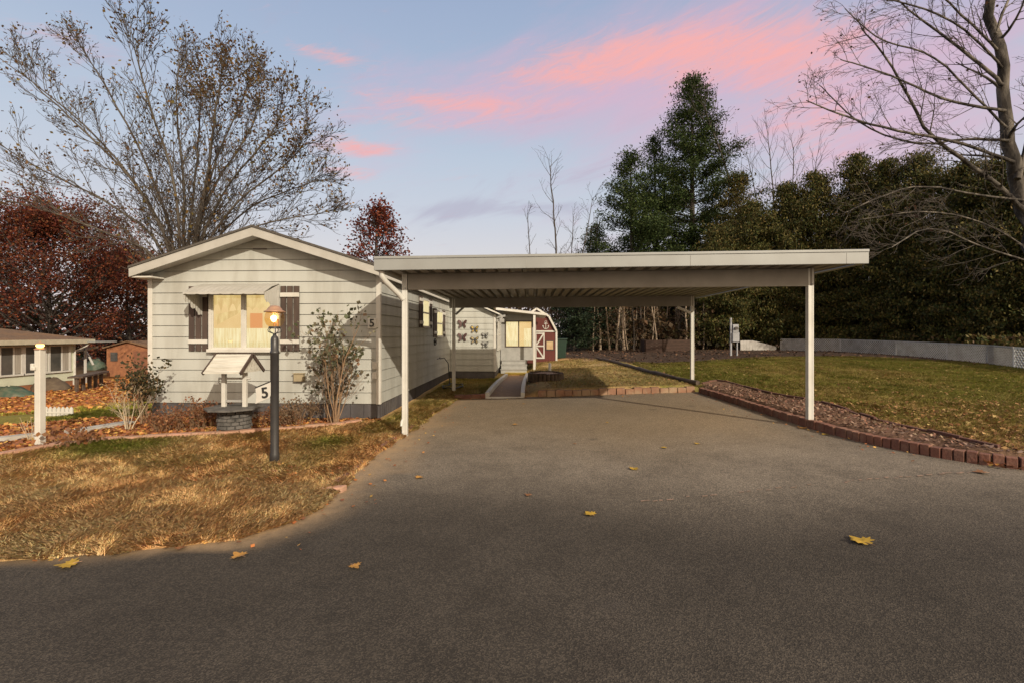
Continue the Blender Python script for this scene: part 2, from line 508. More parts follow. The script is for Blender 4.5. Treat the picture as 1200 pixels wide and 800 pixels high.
def turf_green(X, Y):
    """0 dry .. 1 green"""
    g = .5 + .5 * wob(X, Y, 1.1) + .35 * wob(X, Y, 3.1)
    left = ss(-6.5, -3, -Y) * 0
    band = ss(4.3, 5.6, Y) * (1 - ss(6.3, 7.4, Y)) * ss(-1.9, -2.3, X)
    gl = np.clip(.06 + .55 * np.clip(g - .62, 0, 1) + .85 * band * np.clip(g, 0, 1), 0, 1)
    gl = np.where((X < -7) & (Y > 6.8), .9, gl)
    far = ss(7.2, 8.4, Y)
    gl = np.where((X > -2.6) & (X < -.8) & (Y > 7), .55 + .3 * (g - .5), gl)
    gr = np.clip(.75 + .35 * (g - .5), 0, 1) * ss(4.4, 8.5, Y + .25 * (X - 4) - .3 * np.clip(6 - X, 0, 9) * 0 + .4 * wob(X, Y, 2)) + .12
    return np.where(X > 3, np.clip(gr, 0, 1), gl)


def cover(X, Y):
    g = turf_green(X, Y)[:, None]
    pt = np.clip(.5 + .55 * patch(X, Y), 0, 1)[:, None]
    c = (np.array((.62, .44, .23)) * (1 - pt) + np.array((.48, .27, .12)) * pt) * (1 - g) + GREENC * g
    n = wob(X, Y, 5)[:, None] * .5 + .5
    def lay(mask, colr):
        nonlocal c
        c = c * (1 - mask[:, None]) + np.asarray(colr) * mask[:, None]
    inb = lambda P, s=.08: 1 - ss(-s, s, sdist(X, Y, P) + .06 * wob(X, Y, 7))
    lay(inb(BED_FRONT), (.30, .135, .07))
    lay(inb(BED_RIGHT), (.15, .095, .07))
    pg = np.clip(.5 + .6 * wob(X - 3, Y + 8, 1.9), 0, 1)[:, None]
    m_pad = inb(PAD, .25)[:, None]
    c = c * (1 - m_pad) + (np.array((.34, .26, .13)) * (1 - pg) + np.array((.22, .19, .07)) * pg) * m_pad
    lay(inb(MULCH_BACK, .6), MULCHC)
    lay(ss(0, .25, .25 - np.abs(sdist(X, Y) - .12)) * (X < 0) * (Y < 8) * .6, (.36, .24, .13))
    bank = ss(-7.5, -9.5, X) * ss(8.6, 9.6, Y + .3 * wob(X, Y, 2)) * (1 - ss(24, 30, Y))
    lay(bank * .9, LEAFC)
    lay(ss(30, 40, np.hypot(X, Y)), (.10, .07, .045))
    return np.clip(c * (.85 + .3 * n), 0, 1)


xs = axis(-420, -9, 9, 420, .07); ys = axis(-60, 2.2, 17, 520, .07)
X, Y, Fc = grid(xs, ys)
Z = tz(X, Y)
g_mat = ground_mat()
go = np_mesh('ground', np.stack([X, Y, Z], 1), Fc, g_mat, smooth=True)
a = go.data.attributes.new('cover', 'FLOAT_COLOR', 'POINT')
cc = np.ones((len(X), 4), np.float32); cc[:, :3] = cover(X, Y); a.data.foreach_set('color', cc.ravel())
tag(go, kind='structure')

xs = axis(-62, -5, 6, 62, .12); ys = axis(-26, 1.5, 11.3, 11.6, .12)
X, Y, Fc = grid(xs, ys)
sd = sdist(X, Y)
cen_sd = sd[Fc].max(1); keep = cen_sd < .6
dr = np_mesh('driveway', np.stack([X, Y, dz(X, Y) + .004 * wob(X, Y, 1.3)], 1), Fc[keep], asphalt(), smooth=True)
sand = ss(-.55, -.02, sd + .12 * wob(X, Y, 4)) * ((X < -1.0) & (Y > 3.2)) * .9
sand = np.maximum(sand, ss(-.14, .0, sd + .06 * wob(X, Y, 6)) * (X < 0) * .55)
sand = np.maximum(sand, .55 * ss(-.7, -.1, sd + .2 * wob(X, Y, 3)) * ((X < -1.0) & (Y > 5) & (Y < 8)))
a = dr.data.attributes.new('sand', 'FLOAT', 'POINT'); a.data.foreach_set('value', sand.astype(np.float32))
front_shade = 1 - ss(3.3, 5.4, Y + .18 * (X - .5) * (X > 0) + .35 * wob(X, Y, .9))  # mask of the painted foreground shade, fading up the drive
a = dr.data.attributes.new('front_shade', 'FLOAT', 'POINT'); a.data.foreach_set('value', front_shade.astype(np.float32))
lit_tan = .62 * ss(5.0, 8.2, Y + .5 * wob(X, Y, .8)) * ss(4.3, 3.2, X) * (X > -1.95) * (.75 + .25 * wob(X, Y, 1.6))  # mask of the light painted on the drive at the carport
a = dr.data.attributes.new('lit_tan', 'FLOAT', 'POINT'); a.data.foreach_set('value', np.clip(lit_tan, 0, .7).astype(np.float32))
tag(dr, kind='structure')

# a long tar-filled crack across the drive, as thin strips of loose grit
def crack(pts, w):
    V = []; Fq = []
    for i in range(len(pts) - 1):
        a, b = pts[i], pts[i + 1]
        n = max(2, int((b - a).length / .06))
        for k in range(n):
            if rnd.random() < .35: continue
            p = a.lerp(b, (k + rnd.random() * .6) / n)
            q = p + (b - a).normalized() * rnd.uniform(.02, .07)
            ox = rnd.uniform(-.02, .02)
            wv = rnd.uniform(.3, 1) * w
            s = len(V)
            for pt, sg in ((p, -1), (p, 1), (q, 1), (q, -1)):
                V.append((pt.x, pt.y + ox + sg * wv, float(dz(pt.x, pt.y)) + .008))
            Fq.append((s, s + 1, s + 2, s + 3))
    return V, Fq
V, Fq = crack([Vector((.9, 4.05, 0)), Vector((2.0, 4.3, 0)), Vector((3.0, 4.52, 0)), Vector((4.3, 4.75, 0))], .012)
ck = np_mesh('crack_grit', V, Fq, mat('grit', (.30, .20, .15), (.16, .12, .09), .95))
tag(ck, 'thin line of pale grit in a long crack across the asphalt', 'grit', kind='stuff')

# ------------------------------------------------------------------ cards: blades, leaves, chips
def cards(P, size, aspect, tilt, seed, n=4, lift=0.0, curl=0.0):
    """quads of given size scattered at P (k,3); tilt = mean angle from flat"""
    r = np.random.default_rng(seed); k = len(P)
    az = r.uniform(0, 2 * np.pi, k); tl = np.abs(r.normal(tilt, tilt * .5 + .05, k)); ro = r.uniform(-1.2, 1.2, k) * np.minimum(1, tilt + .3)
    u = np.stack([np.cos(az) * np.cos(tl), np.sin(az) * np.cos(tl), np.sin(tl)], 1)
    w0 = np.stack([-np.sin(az), np.cos(az), np.zeros(k)], 1)
    nrm = np.cross(u, w0)
    w = w0 * np.cos(ro)[:, None] + nrm * np.sin(ro)[:, None]
    s = (size * r.uniform(.6, 1.35, k))[:, None]; h = s * aspect * .5
    P = np.asarray(P); P = P + np.array((0, 0, lift))
    V = np.stack([P - w * h * .3, P + u * s * .5 - w * h, P + u * s, P + u * s * .5 + w * h], 1)
    V[:, 0] = P
    return V.reshape(-1, 3), np.arange(4 * k).reshape(k, 4)


def blades(P, length, width, lean, seed, field=False):
    """grass: one triangle with a bent tip"""
    r = np.random.default_rng(seed); k = len(P)
    az = r.uniform(0, 2 * np.pi, k)
    if field: az = 3.1 * wob(P[:, 0], P[:, 1], 4.0) + 1.5 * wob(P[:, 0] + 9, P[:, 1], 11.0) + r.normal(0, .7, k)
    ln = length * r.uniform(.5, 1.3, k); le = np.clip(r.normal(lean, .25, k), .05, 1.5)
    d = np.stack([np.cos(az), np.sin(az), np.zeros(k)], 1); sd_ = np.stack([-np.sin(az), np.cos(az), np.zeros(k)], 1) * width
    up = np.array((0, 0, 1.0))
    mid = P + (d * np.sin(le * .6)[:, None] + up * np.cos(le * .6)[:, None]) * (ln * .55)[:, None]
    tip = mid + (d * np.sin(le)[:, None] + up * np.cos(le)[:, None]) * (ln * .5)[:, None]
    V = np.stack([P - sd_, P + sd_, mid + sd_ * .8, tip, mid - sd_ * .8], 1).reshape(-1, 3)
    i = np.arange(k)[:, None] * 5
    return V, i + np.array([[0, 1, 2, 3, 4]])


def scatter(n, x0, x1, y0, y1, keep, seed, power=1.0):
    r = np.random.default_rng(seed)
    X = r.uniform(x0, x1, n); Y = y0 + (y1 - y0) * r.uniform(0, 1, n) ** power
    k = keep(X, Y)
    X, Y = X[k], Y[k]
    return np.stack([X, Y, tz(X, Y)], 1)


def jitter(c, n, seed, v=.25, h=.06):
    r = np.random.default_rng(seed)
    c = np.broadcast_to(np.asarray(c, float), (n, 3)) if np.ndim(c) == 1 else c
    return np.clip(c * r.uniform(1 - v, 1 + v, (n, 1)) * r.uniform(1 - h, 1 + h, (n, 3)), .004, .9)


def not_in(*polys):
    return lambda X, Y: np.all([sdist(X, Y, P) > .02 for P in polys], 0)


HOUSE = np.array([(-6.8, 8.1), (-2.5, 8.1), (-2.5, 15.3), (-1.0, 15.3), (.3, 16.5), (.3, 22), (-6.8, 22)])


def lawn_left(X, Y):
    return (sdist(X, Y) > -.03 - .045 * wob(X, Y, 9)) & not_in(BED_FRONT, HOUSE)(X, Y) & (X > -9 - (Y - 5) * 1) & ((X > -7.3) | (Y < 9)) & ((X < -1.55) | ((Y > 11.1) & (X < -.75)))


P = scatter(270000, -8.5, -1.5, 2.3, 11.2, lawn_left, 3, 1.5)
P = np.concatenate([P, scatter(90000, -4.6, -1.6, 2.7, 4.6, lawn_left, 31), scatter(14000, -2.6, -.7, 11.2, 15.4, lawn_left, 32)])
P[:, 2] = np.maximum(P[:, 2], dz(P[:, 0], P[:, 1]) + .004)
g = np.clip(turf_green(P[:, 0], P[:, 1]) * 1.15 - .10 + rng.normal(0, .16, len(P)), 0, 1)[:, None]
pt = np.clip(.5 + .55 * patch(P[:, 0], P[:, 1]) + rng.normal(0, .25, len(P)), 0, 1)[:, None]
c = np.array((.90, .66, .36)) * (1 - pt) + np.array((.70, .40, .18)) * pt
c = c * (1 - g) + np.array((.30, .33, .06)) * g
V, Fq = blades(P, .062, .0014, 1.30, 4, field=True)
o = np_mesh('grass', V, Fq, M['blade'], jitter(c, len(P), 5, .3))
tag(o, 'dry tan lawn with green patches in front of the white mobile home', 'grass', kind='stuff')


def lawn_right(X, Y):
    return (sdist(X, Y) > .1) & not_in(BED_RIGHT, PAD)(X, Y) & (sdist(X, Y, MULCH_BACK) > -.5) & (X > 2.0)


P = scatter(230000, 3.8, 15.5, 3.8, 21, lawn_right, 6, 1.35)
g = np.clip(turf_green(P[:, 0], P[:, 1]) + rng.normal(0, .2, len(P)), 0, 1)[:, None]
pt = np.clip(.5 + .55 * patch(P[:, 0] * .7, P[:, 1] * .7) + rng.normal(0, .25, len(P)), 0, 1)[:, None]
c = (np.array((.36, .25, .11)) * (1 - pt) + np.array((.22, .12, .05)) * pt) * (1 - g) + (np.array((.15, .15, .025)) * (1 - pt) + np.array((.10, .11, .02)) * pt) * g
V, Fq = blades(P, .06, .003, 1.0, 7, field=True)
o = np_mesh('grass', V, Fq, M['blade'], jitter(c, len(P), 8))
tag(o, 'green lawn with scattered dead leaves between brick border and lattice fence', 'grass', kind='stuff')

P = scatter(60000, -16, -6.8, 6.0, 10.5, lambda X, Y: not_in(BED_FRONT, HOUSE, DRIVE)(X, Y) & ~lawn_left(X, Y), 9)
V, Fq = blades(P, .06, .004, .8, 10)
o = np_mesh('grass', V, Fq, M['blade'], jitter((.36, .36, .06), len(P), 11))
tag(o, 'bright green strip of lawn beyond the pale path edge', 'grass', kind='stuff')

P = scatter(30000, -.4, 4, 11.25, 22, lambda X, Y: (sdist(X, Y, PAD) < .05) & (wob(X - 3, Y + 8, 1.9) > -.5), 61)
V, Fq = blades(P, .05, .003, 1.0, 62, field=True)
pal = np.array([(.40, .30, .13), (.24, .22, .06), (.32, .21, .09)])
o = np_mesh('grass', V, Fq, M['blade'], jitter(pal[rng.integers(0, 3, len(P))], len(P), 63))
tag(o, 'thin yellowish grass on the raised ground behind the carport', 'grass', kind='stuff')

# leaf litter
LC = np.array([(.42, .19, .06), (.34, .13, .045), (.25, .10, .045), (.46, .28, .08), (.20, .085, .05)])


def litter(name, P, size, seed, label, tilt=.25, pal=LC):
    V, Fq = cards(P, size, .8, tilt, seed, lift=.006)
    r = np.random.default_rng(seed)
    o = np_mesh(name, V, Fq, M['litter'], jitter(pal[r.integers(0, len(pal), len(P))], len(P), seed + 1))
    return tag(o, label, 'leaves', kind='stuff')


inbed = lambda Pn: (lambda X, Y: sdist(X, Y, Pn) < 0)
P = scatter(14000, -9, -2.4, 5.4, 8.3, inbed(BED_FRONT), 12)
litter('leaf_litter', P, .06, 13, 'orange brown leaves filling the bed along the front of the white home')
P = np.concatenate([scatter(1300, -8.5, -1.6, 2.6, 8, lawn_left, 14), scatter(1500, -3.4, -1.7, 3.0, 5.2, lawn_left, 15)])
litter('leaf_litter', P, .045, 16, 'small brown leaves scattered over the dry front lawn', .2)
P = np.concatenate([scatter(9000, 3.8, 15, 3.9, 21, lawn_right, 17, 1.9), scatter(9000, 4.2, 9, 4.2, 8.5, lawn_right, 171)])
litter('leaf_litter', P, .06, 18, 'pale dead leaves scattered over the green side lawn', .2, np.array([(.36, .22, .1), (.27, .13, .06), (.42, .3, .13), (.2, .1, .05)]))
P = scatter(30000, -22, -7, 9.0, 26, lambda X, Y: (ss(-7.5, -9.5, X) * ss(8.6, 9.6, Y) > .4) & not_in(HOUSE)(X, Y), 19, 1.3)
litter('leaf_litter', P, .11, 20, 'thick orange leaf carpet below the mint green neighbour house')
P = scatter(9000, -2, 30, 15, 34, lambda X, Y: (sdist(X, Y, MULCH_BACK) < .3), 21)
litter('leaf_litter', P, .1, 22, 'dark brown leaves under the trees behind the side lawn', .25, np.array([(.075, .045, .032), (.11, .062, .04), (.05, .034, .026), (.15, .085, .05)]))  # tree shade is worked into these leaf colours too
P = scatter(3200, -.4, 4, 11.2, 22, lambda X, Y: sdist(X, Y, PAD) < .1, 23)
litter('leaf_litter', P, .05, 24, 'tan leaves on the sandy pad behind the carport', .2, np.array([(.4, .26, .12), (.3, .17, .08), (.24, .13, .07)]))
P = scatter(14000, 3.8, 7.2, 4.3, 11.4, inbed(BED_RIGHT), 25)
V, Fq = cards(P, .05, .45, .3, 26, lift=.004)
pal = np.array([(.20, .125, .09), (.14, .09, .07), (.30, .21, .16), (.22, .12, .085), (.11, .075, .06)])
o = np_mesh('bark_mulch', V, Fq, M['chip'], jitter(pal[rng.integers(0, 5, len(P))], len(P), 27))
tag(o, 'reddish bark chips between brick border and lawn edging', 'mulch', kind='stuff')

# ------------------------------------------------------------------ mobile home
HX0, HX1, HY0, HY1 = -6.75, -2.63, 8.22, 20.5
ZS, COURSE = .28, .193
home = thing('mobile_home', (-4.69, HY0, 0), 'white single storey mobile home with lapped siding and front gable beside the carport', 'house')


def lap_front(mb, xa, xb, y, z0, top, course=COURSE, out=-1, proud=.016, gap=.011):
    """lapped boards on a wall facing -Y; top(z) -> (xa, xb) clip"""
    z = z0; n = 0
    while n < 60:
        z1 = z + course
        a0, b0 = top(z + gap); a1, b1 = top(z1)
        if b0 - a0 < .02: break
        if b1 - a1 < .02:
            a1 = b1 = (a1 + b1) / 2
        a0 = max(a0, xa); b0 = min(b0, xb); a1 = max(a1, xa); b1 = min(b1, xb)
        yo, yi = y + out * proud, y
        zb = z + gap
        vs = [(a0, yo, zb), (b0, yo, zb), (b1, y + out * .004, z1), (a1, y + out * .004, z1), (a0, yi + .03, zb), (b0, yi + .03, zb)]
        mb.add(vs, [(0, 1, 2, 3), (4, 5, 1, 0)])
        z = z1; n += 1


RIDX, RIDZ, EAVZ, SLOPE = -4.69, 3.20, 2.545, None
SLOPE = (RIDZ - EAVZ) / (RIDX - HX0)


def gable(z):
    if z <= EAVZ: return HX0, HX1
    w = (RIDZ - z) / SLOPE
    return RIDX - w, RIDX + w


fw = MB()
lap_front(fw, HX0 + .02, HX1 - .02, HY0, ZS, gable)
fw.prism([(HX0, ZS), (HX1, ZS), (HX1, EAVZ), (RIDX, RIDZ), (HX0, EAVZ)], lambda u, v, w: (u, w, v), HY0 + .012, HY0 + .08)
fw.build('front_wall', M['siding'], home)


def lap_side(mb, x, ya, yb, z0, z1, course=COURSE, proud=.016, gap=.011, sgn=1):
    z = z0
    while z < z1 - .01:
        zt = min(z + course, z1); zb = z + gap
        vs = [(x + sgn * proud, ya, zb), (x + sgn * proud, yb, zb), (x + sgn * .004, yb, zt), (x + sgn * .004, ya, zt), (x - sgn * .03, ya, zb), (x - sgn * .03, yb, zb)]
        mb.add(vs, [(0, 1, 2, 3), (4, 5, 1, 0)])
        z = zt


sw = MB()
lap_side(sw, HX1, HY0 + .05, HY1, ZS, 2.6)
lap_side(sw, HX0, HY0 + .05, HY1, ZS, 2.6, sgn=-1)
sw.box(HX0 + .012, HX1 - .012, HY0 + .09, HY1, ZS, 2.58)
sw.build('side_wall', M['siding'], home)
for x in (HX0, HX1):
    s = 1 if x == HX1 else -1
    ct = MB(); ct.box(x - s * .055, x + s * .024, HY0 - .026, HY0 + .055, ZS, 2.58)
    ct.build('corner_trim', M['trim'], home, .004)
# roof: two slabs, white rakes, dark shingle edge
RO = .34; XL, XR = HX0 - .10, HX1 + .10
rz = lambda x: RIDZ + .10 - abs(x - RIDX) * SLOPE
rf = MB()
for xa, xb in ((XL, RIDX), (RIDX, XR)):
    p = [(xa, HY0 - RO - .02, rz(xa)), (xb, HY0 - RO - .02, rz(xb)), (xb, HY1 + .2, rz(xb)), (xa, HY1 + .2, rz(xa))]
    rf.hexa([Vector(q) for q in p] + [Vector(q) + Vector((0, 0, .035)) for q in p])
roof = rf.build('roof', M['shingle'], home)
rk = MB()
for xa, xb in ((XL, RIDX), (RIDX, XR)):
    y0, y1 = HY0 - RO, HY0 - RO + .03
    p = [(xa, y0, rz(xa) - .15), (xb, y0, rz(xb) - .15), (xb, y1, rz(xb) - .15), (xa, y1, rz(xa) - .15)]
    q = [(v[0], v[1], v[2] + .148) for v in p]
    rk.hexa([Vector(v) for v in p] + [Vector(v) for v in q])
rk.build('fascia', M['rake'], roof, .004)
for x in (XL, XR):
    rk = MB(); rk.box(x - .015, x + .015, HY0 - RO + .032, HY1 + .2, rz(x) - .15, rz(x) - .003); rk.build('fascia', M['trim'], roof, .004)
sf = MB()
for xa, xb in ((XL + .02, RIDX), (RIDX, XR - .02)):
    p = [(xa, HY0 - RO + .032, rz(xa) - .105), (xb, HY0 - RO + .032, rz(xb) - .105), (xb, HY0 - .018, rz(xb) - .105), (xa, HY0 - .018, rz(xa) - .105)]
    sf.hexa([Vector(v) for v in p] + [Vector(v) + Vector((0, 0, .02)) for v in p])
# boxed eave returns
for xa, xb in ((XL + .016, XL + .38),):
    sf.box(xa, xb, HY0 - RO + .033, HY0 - .018, rz(XL) - .155, rz(XL) - .13)
sf.build('soffit', M['trim'], roof)
sk = MB()
x = HX0
sk.box(HX0 + .03, HX1 - .03, HY0 + .02, HY1 - .03, -.05, ZS)
for i in range(17):
    xa = HX0 + .03 + i * .2382; sk.box(xa + .004, xa + .234, HY0 + .006, HY0 + .021, -.05, ZS - .002)
for i in range(30):
    ya = HY0 + .02 + i * .24; sk.box(HX1 - .031, HX1 - .016, ya + .005, ya + .235, -.05, ZS - .002)
for i in range(60):
    ya = HY0 + .02 + i * .12; sk.box(HX1 - .017, HX1 - .008, ya, ya + .02, -.05, ZS - .003)
sk.build('skirting', M['skirt'], home)
gv = MB(); gv.box(-4.86, -4.62, HY0 - .03, HY0 - .016, 2.975, 2.99); gv.build('gable_vent', M['brown'], home)
dv = MB()
q = atY(352, 442, HY0)
dv.box(q.x - .08, q.x + .09, HY0 - .09, HY0 - .012, q.z - .06, q.z + .07)
dv.box(q.x - .095, q.x + .105, HY0 - .105, HY0 - .012, q.z + .07, q.z + .085)
dv.build('wall_vent', mat('tan_vent', (.30, .25, .16), (.24, .2, .13), .7), home, .006)
ob = MB()
q = atY(440, 432, HY0)
for dzv in (.0, -.17): ob.box(q.x - .04, q.x + .04, HY0 - .06, HY0 - .012, q.z + dzv, q.z + dzv + .13)
ob.build('outlet_box', M['trim'], home, .006)

# front window
WX0, WX1, WZ0, WZ1 = -5.58, -4.44, 1.235, 2.20
win = thing_dummy = None
fr = MB()
y0, y1 = HY0 - .085, HY0 + .01
fr.box(WX0 - .05, WX0, y0, y1, WZ0 - .05, WZ1 + .05); fr.box(WX1, WX1 + .05, y0, y1, WZ0 - .05, WZ1 + .05)
fr.box(WX0, WX1, y0, y1, WZ1, WZ1 + .05)
mid = (WX0 + WX1) / 2
fr.box(mid - .022, mid + .022, y0 + .006, y1, WZ0, WZ1)
win = fr.build('window', M['trim'], home, .003)
MB().box(WX0 - .07, WX1 + .07, y0 - .03, y1, WZ0 - .055, WZ0).build('sill', M['trim'], win, .004)
sash = MB()
for a_, b_ in ((WX0, mid - .022), (mid + .022, WX1)):
    for (u0, u1, v0, v1) in ((a_, a_ + .025, WZ0, WZ1), (b_ - .025, b_, WZ0, WZ1), (a_ + .025, b_ - .025, WZ0, WZ0 + .03), (a_ + .025, b_ - .025, WZ1 - .03, WZ1)):
        sash.box(u0, u1, y0 + .016, y0 + .034, v0, v1)
sash.build('sash', M['trim'], win)
MB().add([(WX0 + .02, y0 + .026, WZ0 + .02), (WX1 - .02, y0 + .026, WZ0 + .02), (WX1 - .02, y0 + .026, WZ1 - .02), (WX0 + .02, y0 + .026, WZ1 - .02)], [(0, 1, 2, 3)]).build('pane', M['glass'], win)


def folds(x0, x1, y, z0, z1, amp, waves, scallop=0.0, top=None):
    n = 60; vs = []; fs = []
    for i in range(n + 1):
        t = i / n; x = x0 + (x1 - x0) * t
        yy = y + amp * math.sin(t * waves * 6.283)
        zb = z0 + scallop * abs(math.sin(t * waves * 3.14159)) ** .7
        vs += [(x, yy, zb), (x, yy, z1 if top is None else top(t))]
    for i in range(n): fs.append((2 * i, 2 * i + 2, 2 * i + 3, 2 * i + 1))
    return vs, fs


yy = HY0 - .042
c1 = MB(); c1.add(*folds(WX0 + .01, WX1 - .01, yy, WZ0, WZ0 + .36, .006, 22)); c1.build('sheer_curtain', M['sheer'], win)
c2 = MB()
c2.add(*folds(WX0 + .01, mid, yy - .001, WZ1 - .34, WZ1, .004, 4, .16)); c2.add(*folds(mid, WX1 - .01, yy - .001, WZ1 - .30, WZ1, .004, 4, .06))
c2.add([(WX0 + .08, yy + .002, WZ0 + .42), (mid - .06, yy + .002, WZ0 + .64), (mid - .1, yy + .002, WZ0 + .68), (WX0 + .04, yy + .002, WZ0 + .6)], [(0, 1, 2, 3)])
c2.build('valance', M['valance'], win)
c3 = MB(); c3.box(WX0, WX1, HY0 - .034, HY0 - .030, WZ0, WZ1); c3.build('lit_room', M['room'], win)
c4 = MB(); c4.box(mid + .10, mid + .32, yy + .003, yy + .005, WZ0 + .36, WZ0 + .62); c4.build('lampshade', M['orange'], win)


def shutter(name, parent, fn, w, z0, z1):
    """board shutter: fn(u, out, z) -> world, u across 0..w"""
    m = MB(); nb = 3; bw = (w - .02 * (nb - 1)) / nb
    def bx(mb, u0, u1, o0, o1, a, b):
        mb.hexa([Vector(fn(u0, o1, a)), Vector(fn(u1, o1, a)), Vector(fn(u1, o0, a)), Vector(fn(u0, o0, a)),
                 Vector(fn(u0, o1, b)), Vector(fn(u1, o1, b)), Vector(fn(u1, o0, b)), Vector(fn(u0, o0, b))])
    for i in range(nb):
        u = i * (bw + .02); bx(m, u, u + bw, .018, .036, z0, z1)
    s = m.build(name, M['brown'], parent)
    h = z1 - z0
    for f in (.11, .83):
        m = MB(); bx(m, -.006, w + .006, .036, .055, z0 + h * f, z0 + h * f + .075); m.build('batten', M['trim'], s, .003)
    return s


for xa, xb in ((-6.02, -5.68), (-4.37, -4.04)):
    shutter('shutter', home, lambda u, o, z, xa=xa: (xa + u, HY0 - o, z), xb - xa, 1.20, 2.33)

# scalloped metal awning
AX0, AX1, AY0 = -5.78, -4.40, HY0 - .50
aw = MB()
n = 28
vs = []; fs = []
for i in range(n + 1):
    x = AX0 + (AX1 - AX0) * i / n; r = .005 * (i % 2)
    vs += [(x, HY0 - .016, 2.37 + r), (x, HY0 - .26, 2.30 + r), (x, AY0, 2.185 + r), (x, AY0 - .004, 2.15 + r + .004 * math.sin(i * 1.57)), (x, AY0 + .004, 2.15 + r + .004 * math.sin(i * 1.57)),
           (x, AY0 + .006, 2.18 + r), (x, HY0 - .26, 2.294 + r), (x, HY0 - .016, 2.364 + r)]
for i in range(n):
    for k in range(7): fs.append((8 * i + k, 8 * i + 8 + k, 8 * i + 9 + k, 8 * i + 1 + k))
aw.add(vs, fs)
awn = aw.build('window_awning', M['rake'], home)
for x in (AX0, AX1):
    sm_ = MB(); m = 16; vs = []; fs = []
    for i in range(m + 1):
        t = i / m; y = HY0 - .02 + (AY0 - HY0 + .03) * t
        zt = 2.362 - .18 * t; zb = 1.80 + (2.10 - 1.80) * t + .028 * math.sin(t * 19) - .02
        xo = .012 * (i % 2)
        vs += [(x + xo, y, zt), (x + xo, y, zb), (x + xo + .004, y, zb), (x + xo + .004, y, zt)]
    for i in range(m):
        for k in range(4): fs.append((4 * i + k, 4 * i + (k + 1) % 4, 4 * i + 4 + (k + 1) % 4, 4 * i + 4 + k))
    sm_.add(vs, fs); sm_.build('awning_side', M['rake'], awn)

# side windows on the wall towards the carport
def y_on_side(px, x=HX1):
    t = (px - CX) / F
    return (x * CN + t * x * SN) / (t * CN - SN) if True else 0


def side_window(pa, pb, pytop, pybot):
    ya, yb = y_on_side(pa), y_on_side(pb)
    ym = (ya + yb) / 2
    d = -HX1 * SN + ym * CN
    z1 = CH - (pytop - HY) * d / F; z0 = CH - (pybot - HY) * d / F
    m = MB(); w = yb - ya; sw_ = w * .24; a_, b_ = ya + sw_ + .03, yb - sw_ - .03
    xo = HX1 + .04
    m.box(HX1, xo, a_ - .03, a_, z0, z1); m.box(HX1, xo, b_, b_ + .03, z0, z1); m.box(HX1, xo, a_, b_, z1 - .04, z1); m.box(HX1, xo + .02, a_, b_, z0 - .03, z0 + .02)
    m.box(HX1, xo - .008, a_, b_, (z0 + z1) / 2 - .02, (z0 + z1) / 2 + .02)
    wo = m.build('window', M['trim'], home)
    MB().add([(xo - .014, a_, z0), (xo - .014, b_, z0), (xo - .014, b_, z1), (xo - .014, a_, z1)], [(0, 1, 2, 3)]).build('pane', M['glass'], wo)
    c = MB(); vs, fs = folds(a_, b_, 0, z0 + .01, z1 - .03, .004, 7); c.add([(HX1 + .021 + p[1], p[0], p[2]) for p in vs], fs); c.build('curtain', M['sheer'], wo)
    for s0 in (ya, yb - sw_):
        shutter('shutter', home, lambda u, o, z, s0=s0: (HX1 + o, s0 + u, z), sw_, z0 - .02, z1 + .04)


side_window(490, 505, 351, 383)
side_window(507, 520.5, 364.5, 394)
fv = MB()
yq = y_on_side(508.5)
pq = []
for k in range(17):
    t = k * math.pi / 8; pq.append((HX1 + .035, yq + .14 * math.cos(t), 1.28 + .085 * math.sin(t)))
fv.tube(pq, .012, 6, False); fv.box(HX1 + .017, HX1 + .05, yq - .02, yq + .02, 1.25, 1.31)
fv.build('hose_hook', M['ink'], home)

# wing with the butterflies
WY = 15.5; WXR = -1.16
wg = MB()
wtop = lambda z: (HX1 + .02, WXR if z < 2.14 else WXR - (z - 2.14) / .44)
lap_front(wg, HX1 + .02, WXR, WY, .28, wtop)
wg.prism([(HX1, .28), (WXR, .28), (WXR, 2.14), (HX1, 2.14 + .44 * (WXR - HX1))], lambda u, v, w: (u, w, v), WY + .012, WY + .08)
lap_side(wg, WXR, WY + .04, 18.0, .28, 2.14)
wg.box(HX1 + .02, WXR - .012, WY + .09, 19, .28, 2.13)
wg.build('wing_wall', M['siding'], home)
wt = MB(); wt.box(WXR - .05, WXR + .03, WY - .03, WY + .06, .28, 2.14); wt.build('corner_trim', M['trim'], home)
m = MB(); m.box(HX1, WXR - .02, WY + .015, 18.9, -.05, .279)
for i in range(7): m.box(HX1 + .02 + i * .2, HX1 + .21 + i * .2, WY + .004, WY + .016, -.05, .275)
m.build('skirting', M['skirt'], home)
m = MB()
p = [(HX1, WY - .2, 2.14 + .44 * (WXR - HX1) + .03), (WXR + .16, WY - .2, 2.14 - .07 + .03), (WXR + .16, 19, 2.10), (HX1, 19, 2.14 + .44 * (WXR - HX1) + .03)]
m.hexa([Vector(v) for v in p] + [Vector(v) + Vector((0, 0, .05)) for v in p]); m.build('wing_roof', M['trim'], home)
